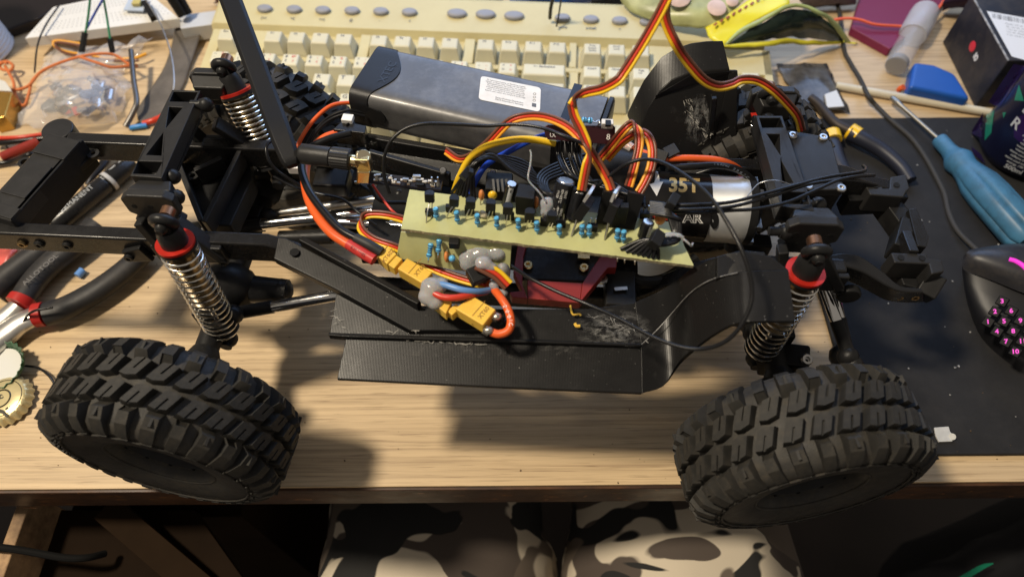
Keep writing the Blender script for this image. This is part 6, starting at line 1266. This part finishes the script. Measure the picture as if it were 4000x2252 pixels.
build('blade', M().lathe(a, d0, [(.8, 0), (2.3, 2), (2.2, 9), (1.6, 14), (1.6, (b - a).length + 3)], 12), mk('worn_shaft', (.30, .28, .24), .4, .9), sd_, 50)
m = M(); prof = ((5.2, 0), (5.6, 1), (5.6, 12), (6.6, 17), (8.5, 20), (10.2, 24), (8.8, 31), (9.4, 36), (12.6, 48), (13.4, 60), (13.4, 98), (10, 104)); _, s_, u_ = frame(d); rows = []
for r, hh in prof:
    fl = 0 if hh < 40 else 1.0
    rows.append([b + d * hh + (s_ * math.cos(x) + u_ * math.sin(x)) * (r - fl * max(0, math.cos(6 * x)) ** 6 * 1.6) for x in [2 * math.pi * j / 48 for j in range(48)]])
m.loft(rows, True, True); build('handle', m, SB, sd_, 45)
can_ = thing('drink_can', 'dark purple drinks can with green shards and white lettering at the right edge', 'can', P(3975, 600, 3))
cc_ = P(3975, 600, 3)
def mk_can():
    m = mk('can_print', (.010, .012, .035), .25, .35); N = m.node_tree.nodes; L = m.node_tree.links
    tc = [n for n in N if n.type == 'TEX_COORD'][0]; vo = N.new('ShaderNodeTexVoronoi'); vo.inputs['Scale'].default_value = 34; L.new(tc.outputs['Object'], vo.inputs['Vector'])
    r = N.new('ShaderNodeValToRGB'); e = r.color_ramp.elements; r.color_ramp.interpolation = 'CONSTANT'; e[0].color = (.010, .012, .035, 1); e[1].position = .62; e[1].color = (.035, .012, .09, 1)
    for p_, c_ in ((.78, (.02, .20, .14, 1)), (.86, (.006, .01, .03, 1)), (.95, (.10, .02, .10, 1))): x = r.color_ramp.elements.new(p_); x.color = c_
    sp = N.new('ShaderNodeSeparateColor'); L.new(vo.outputs['Color'], sp.inputs['Color']); L.new(sp.outputs['Red'], r.inputs['Fac']); L.new(r.outputs['Color'], N['Principled BSDF'].inputs['Base Color']); return m
build('can_body', M().lathe(cc_, EZ, [(.1, 2), (20, 2), (24, 0), (26, .4), (32.5, 9), (33, 12), (33, 150), (27, 163), (27, 166), (24, 164), (.1, 164)], 56), mk_can(), can_, 40)
t = M()
def canmap(a0, h0): return lambda x, y: cc_ + V((33.15 * math.cos(a0 + x / 33), 33.15 * math.sin(a0 + x / 33), h0 + y))
random.seed(6)
GS = mk('can_green_shard', (.015, .22, .14), .25, .3); PS = mk('can_purple_shard', (.022, .012, .06), .25, .3)
def cyl_at(u, v, R=33.2):
    d_ = ray(u, v); A2 = d_.x ** 2 + d_.y ** 2; ox, oy = EYE.x - cc_.x, EYE.y - cc_.y; B2 = 2 * (d_.x * ox + d_.y * oy); C2 = ox * ox + oy * oy - R * R; D2 = max(B2 * B2 - 4 * A2 * C2, 0); return EYE + d_ * ((-B2 - math.sqrt(D2)) / (2 * A2))
for mt, pl_ in ((GS, ((3980, 330), (4000, 395), (3962, 392))), (GS, ((3852, 450), (3884, 430), (3872, 520), (3846, 548))), (GS, ((3916, 440), (3930, 438), (3920, 462))), (PS, ((3860, 400), (3960, 250), (4010, 260), (3905, 420))), (PS, ((3790, 520), (3840, 440), (3835, 540))), (PS, ((3780, 560), (3800, 600), (3850, 640), (3830, 600)))):
    mm = M(); n_ = len(pl_); c0 = (sum(p[0] for p in pl_) / n_, sum(p[1] for p in pl_) / n_)
    for i in range(n_):
        a_, b_ = pl_[i], pl_[(i + 1) % n_]; mm.loft([[cyl_at(c0[0] + (a_[0] + (b_[0] - a_[0]) * f - c0[0]) * g, c0[1] + (a_[1] + (b_[1] - a_[1]) * f - c0[1]) * g) for f in (0, .33, .66, 1)] for g in (.02, .35, .7, 1)])
    build('can_shard', mm, mt, can_, 0)
for k in range(17): text(t, random.choice(('water, sugar, carbon dioxide', 'caffeine 0.03%, taurine, salt', 'vitamins B3 B6 B12, aroma', 'store cool and dry, best before', 'energy 198 kJ per 100 ml')), canmap(math.radians(-118), 62 - k * 2.9), 2.5, 1.0, .015, True)
text(t, '500ml', canmap(math.radians(-128), 11.5), 5, 1, .02, True); text(t, 'R', canmap(math.radians(-160), 42), 11, 1, .02, True); text(t, 'E', canmap(math.radians(-160), 55), 11, 1, .02, True)
build('can_lettering', t, mk('can_white', (.45, .47, .5), .4), can_, 0)
# mouse
ms = thing('gaming_mouse', 'black gaming mouse with glowing magenta number buttons at the right edge', 'mouse', P(3980, 1200, 3))
MSB = mk('mouse_shell', (.022, .022, .026), .42, dust=.1)
def mloft(rows_, mat, n):
    rows = [catmull(Q(*r), 5) for r in rows_]; cols = [catmull(list(c), 3) for c in zip(*rows)]; return build(n, M().loft([list(r) for r in zip(*cols)]), mat, ms, 60)
mloft((((3762, 1005, 26), (3764, 1050, 27), (3880, 1097, 30), (4000, 1145, 32), (4140, 1190, 34)), ((3772, 990, 33), (3815, 1000, 37), (3910, 1030, 40), (4020, 1060, 42), (4150, 1100, 42)), ((3790, 975, 30), (3850, 965, 34), (3950, 960, 38), (4050, 965, 38), (4160, 980, 38)), ((3800, 975, 4), (3880, 960, 4), (3960, 950, 4), (4060, 950, 4), (4160, 950, 4))), MSB, 'top_shell')
mloft((((3763, 1008, 25), (3766, 1054, 26), (3880, 1101, 28.5), (4000, 1150, 30), (4140, 1196, 32)), ((3758, 1060, 14), (3775, 1150, 16), (3840, 1240, 18), (3950, 1300, 20), (4130, 1340, 20)), ((3762, 1085, 3), (3780, 1190, 3), (3835, 1320, 3), (3950, 1425, 3), (4120, 1540, 3))), mk('mouse_side', (.010, .010, .012), .45), 'side_wall')
pf = Q((4120, 1540, 3), (4130, 1340, 20), (4140, 1193, 33), (4150, 1100, 42), (4160, 980, 38), (4160, 950, 4)); pf = catmull(pf, 4); mid_ = sum(pf, V()) / len(pf); rows = []
for dx, g, gz in ((-1, 1, 1), (8, .99, .97), (18, .95, .86), (26, .86, .62), (30, .74, .3), (31, .66, .05)): rows.append([V((p.x + dx, mid_.y + (p.y - mid_.y) * g, max(p.z * gz, 3.05))) for p in pf])
build('right_side', M().loft(rows), MSB, ms, 60)
k1, k3, k10 = P(3861, 1258, 24), P(3916, 1178, 33), P(3967, 1374, 24)
e1_ = (k3 - k1) / 2; e2_ = (k10 - k1) / 3; kn = e1_.cross(e2_).normalized(); kn = -kn if kn.z < 0 else kn
KB_ = mk('mouse_key', (.004, .004, .005), .5, spec=.15); GLOW = mk('magenta_glow', (.4, .01, .3), .5, emit=((1.0, .05, .62), .75))
e1n = e1_.normalized(); e2n = kn.cross(e1n); e2n = -e2n if e2n.dot(e2_) < 0 else e2n
for r in range(4):
    for c in range(3):
        p = k1 + e1_ * c + e2_ * r + kn * .8; R3 = Matrix((e1n, e2n, kn)).transposed()
        kk = build('number_button', M().box(p, e1_.length * .80, e2_.length * .78, 2.6, R3), KB_, ms, 0, .6)
        t = M(); text(t, str(1 + c + r * 3), flatmap(p + kn * 1.45, -e2n * -1 if False else (e1n * .55 + e2n * .83).normalized(), kn.cross((e1n * .55 + e2n * .83).normalized())), 3.7, 1, .03); build('button_number', t, GLOW, kk, 0)
build('glow_strip', M().tube(Q((3942, 1012, 41.8), (3965, 1018, 42.4), (3990, 1032, 42.8), (4010, 1050, 43)), 1.3, 8, 6), GLOW, ms, 60)
gb = thing('metal_tab', 'small pale grey metal tab with a round end, on the mat beside the tyre', 'metal tab', P(3690, 1695, 3))
build('tab_plate', M().prism(Q((3650, 1668, 4.2), (3706, 1664, 4.2), (3712, 1685, 4.2), (3728, 1700, 4.2), (3720, 1722, 4.2), (3668, 1724, 4.2), (3656, 1700, 4.2)), (0, 0, -1.1)), mk('dull_zinc', (.50, .50, .48), .5, var=.1, vs=300), gb, 0, .2); build('tab_disc', M().cyl(P(3720, 1704, 4.2), P(3720, 1704, 5.2), 1.9, 16), bpy.data.materials['dull_zinc'], gb, 30)
wrinkle('purple_cloth', (((3680, 45, 3), (3800, 30, 3), (3900, 20, 3), (4040, 30, 3)), ((3690, 0, 22), (3800, -8, 26), (3900, -10, 26), (4040, -8, 26)), ((3700, -70, 30), (3800, -70, 30), (3900, -70, 30), (4040, -70, 30))), mk('purple_cloth', (.05, .025, .07), .9), 3, .06, None, .6, 15, 'dark purple cloth in the top right corner behind the black box', 'cloth')
wrinkle('grey_cloth', (((3130, 20, 3), (3200, 25, 3), (3340, 20, 3)), ((3130, -10, 16), (3210, -12, 20), (3350, -10, 16)), ((3130, -70, 20), (3210, -70, 20), (3350, -70, 20))), mk('lilac_grey_cloth', (.14, .12, .14), .9, var=.4, vs=60), 3, .06, None, .6, 17, 'lilac grey cloth between snack bag and magenta notebook', 'cloth')
random.seed(5); m = M()
for i in range(26):
    p = P(random.uniform(3300, 3990), random.uniform(500, 1760), 3.1); r = random.uniform(.25, .8); m.prism([p + V((r * math.cos(a) * random.uniform(.5, 1.4), r * math.sin(a) * random.uniform(.5, 1.4), 0)) for a in (0, 1.3, 2.6, 3.9, 5.2)], (0, 0, r * .6))
tag(build('pale_flecks', m, mk('pale_fleck', (.34, .33, .31), .8, var=.6, vs=900), None, 0), kind='stuff')
# crumbs and lint
random.seed(77); m = M()
for i in range(170):
    u, v = random.uniform(50, 3950), random.uniform(850, 1890); z = .1 if not (3150 < u and v < 1770) else 3.1
    p = P(u, v, z); r = random.uniform(.12, .5); m.prism([p + V((r * math.cos(a) * random.uniform(.5, 1.4), r * math.sin(a) * random.uniform(.5, 1.4), 0)) for a in (0, 1.3, 2.6, 3.9, 5.2)], (0, 0, r))
tag(build('crumbs', m, mk('crumb', (.10, .065, .035), .8, var=.9, vs=900), None, 0), kind='stuff')
m = M()
for u, v, z in ((2275, 1225, 102), (2270, 1205, 103), (2480, 1270, 100)):
    pass
m.tube(Q((2228, 1192, 103), (2232, 1215, 102.4), (2240, 1228, 102), (2262, 1226, 102), (2270, 1232, 102)), .5, 6); m.tube(Q((2246, 1262, 101.2), (2252, 1272, 101), (2266, 1272, 101)), .8, 6)
tag(build('amber_shaving', m, XT, None, 50), 'curled amber plastic shavings on the black side floor', 'shaving')
# ================================================================== the person at the desk
def mk_camo():
    m = mk('camouflage_cloth', (.4, .35, .27), .85, bump=.4, bs=1800); N = m.node_tree.nodes; L = m.node_tree.links
    tc = [n for n in N if n.type == 'TEX_COORD'][0]; prev = None
    for i, (col, th, loc, sc_) in enumerate(((((.085, .066, .054)), .50, (0, 0, 0), (13, 24, 13)), (((.018, .0175, .017)), .545, (3, 1, 4), (13, 26, 13)), (((.14, .11, .085)), .60, (6, 2, 9), (9, 16, 9)))):
        mp = N.new('ShaderNodeMapping'); mp.inputs['Scale'].default_value = sc_; mp.inputs['Location'].default_value = loc; mp.inputs['Rotation'].default_value = (0, 0, .5); L.new(tc.outputs['Object'], mp.inputs['Vector'])
        n = N.new('ShaderNodeTexNoise'); n.inputs['Scale'].default_value = 1.0; n.inputs['Detail'].default_value = 1.5; n.inputs['Distortion'].default_value = .8; L.new(mp.outputs['Vector'], n.inputs['Vector'])
        r = N.new('ShaderNodeMapRange'); r.inputs['From Min'].default_value = th; r.inputs['From Max'].default_value = th + .012; L.new(n.outputs['Fac'], r.inputs['Value'])
        mx = N.new('ShaderNodeMix'); mx.data_type = 'RGBA'; mx.inputs['A'].default_value = (.62, .54, .42, 1); mx.inputs['B'].default_value = (*col, 1)
        if prev: L.new(prev, mx.inputs['A'])
        L.new(r.outputs['Result'], mx.inputs['Factor']); prev = mx.outputs['Result']
    L.new(prev, N['Principled BSDF'].inputs['Base Color']); return m
pv = [(0, -300, -230), (-62, -270, -225), (-60, -60, -205), (-62, 110, -195), (-66, 205, -225), (-70, 225, -480), (-74, 190, -690), (-74, 270, -712), (70, -270, -225), (128, -60, -205), (132, 110, -195), (136, 205, -225), (142, 225, -480), (150, 190, -690), (150, 270, -712), (0, -330, -80), (0, -340, 120)]
pr_ = [130, 120, 108, 102, 92, 64, 48, 30, 120, 108, 102, 92, 64, 48, 30, 150, 140]
pe = [(0, 1), (1, 2), (2, 3), (3, 4), (4, 5), (5, 6), (6, 7), (0, 8), (8, 9), (9, 10), (10, 11), (11, 12), (12, 13), (13, 14), (0, 15), (15, 16)]
me = bpy.data.meshes.new('person'); root = V((0, -300, -730)); me.from_pydata([(V(p) - root) * S for p in pv], pe, []); me.materials.append(mk_camo())
person = bpy.data.objects.new('person', me); sc.collection.objects.link(person); person.location = root * S; person['o'] = list(root)
sk = person.modifiers.new('skin', 'SKIN'); sk.use_smooth_shade = True
for i, r in enumerate(pr_): me.skin_vertices[0].data[i].radius = (r * S, r * S)
me.skin_vertices[0].data[0].use_root = True
person.modifiers.new('sub', 'SUBSURF').levels = 3; person.modifiers['sub'].render_levels = 3
tx = bpy.data.textures.new('folds', 'CLOUDS'); tx.noise_scale = 0.055
dsp = person.modifiers.new('folds', 'DISPLACE'); dsp.texture = tx; dsp.strength = 0.022; dsp.mid_level = .5
tag(person, 'person seated at the desk in beige and brown camouflage trousers, thighs below the desk edge', 'person')
bg = thing('dark_bag', 'dark nylon bag with a bright green strap standing below the right end of the desk', 'bag', (300, 60, -730))
NYL = mk('dark_nylon_bag', (.012, .012, .014), .7)
wrinkle('bag_flap', (((3500, 2260, -220), (3650, 2200, -200), (3850, 2090, -190), (4080, 1990, -190)), ((3650, 2290, -210), (3800, 2250, -190), (3950, 2180, -180), (4100, 2100, -180)), ((3750, 2330, -230), (3850, 2300, -215), (4000, 2260, -205), (4150, 2200, -205))), NYL, 5, .03, bg, 1.2, 19)
import mathutils
m = M().ball(P(3990, 2240, -460), 100, 24, (1.25, .7, 2.62)); m.v = [p + mathutils.noise.noise_vector(p * .02) * 14 for p in m.v]; build('bag_body', m, NYL, bg, 60)
build('green_strap', M().sheet(catmull(Q((3745, 2252, -166), (3830, 2205, -164), (3880, 2196, -164)), 6), catmull(Q((3770, 2265, -166), (3840, 2222, -164), (3880, 2200, -164)), 6), (0, 0, -1.5)), mk('emerald_strap', (.01, .30, .17), .5), bg, 30)
sc.cycles.use_denoising = True
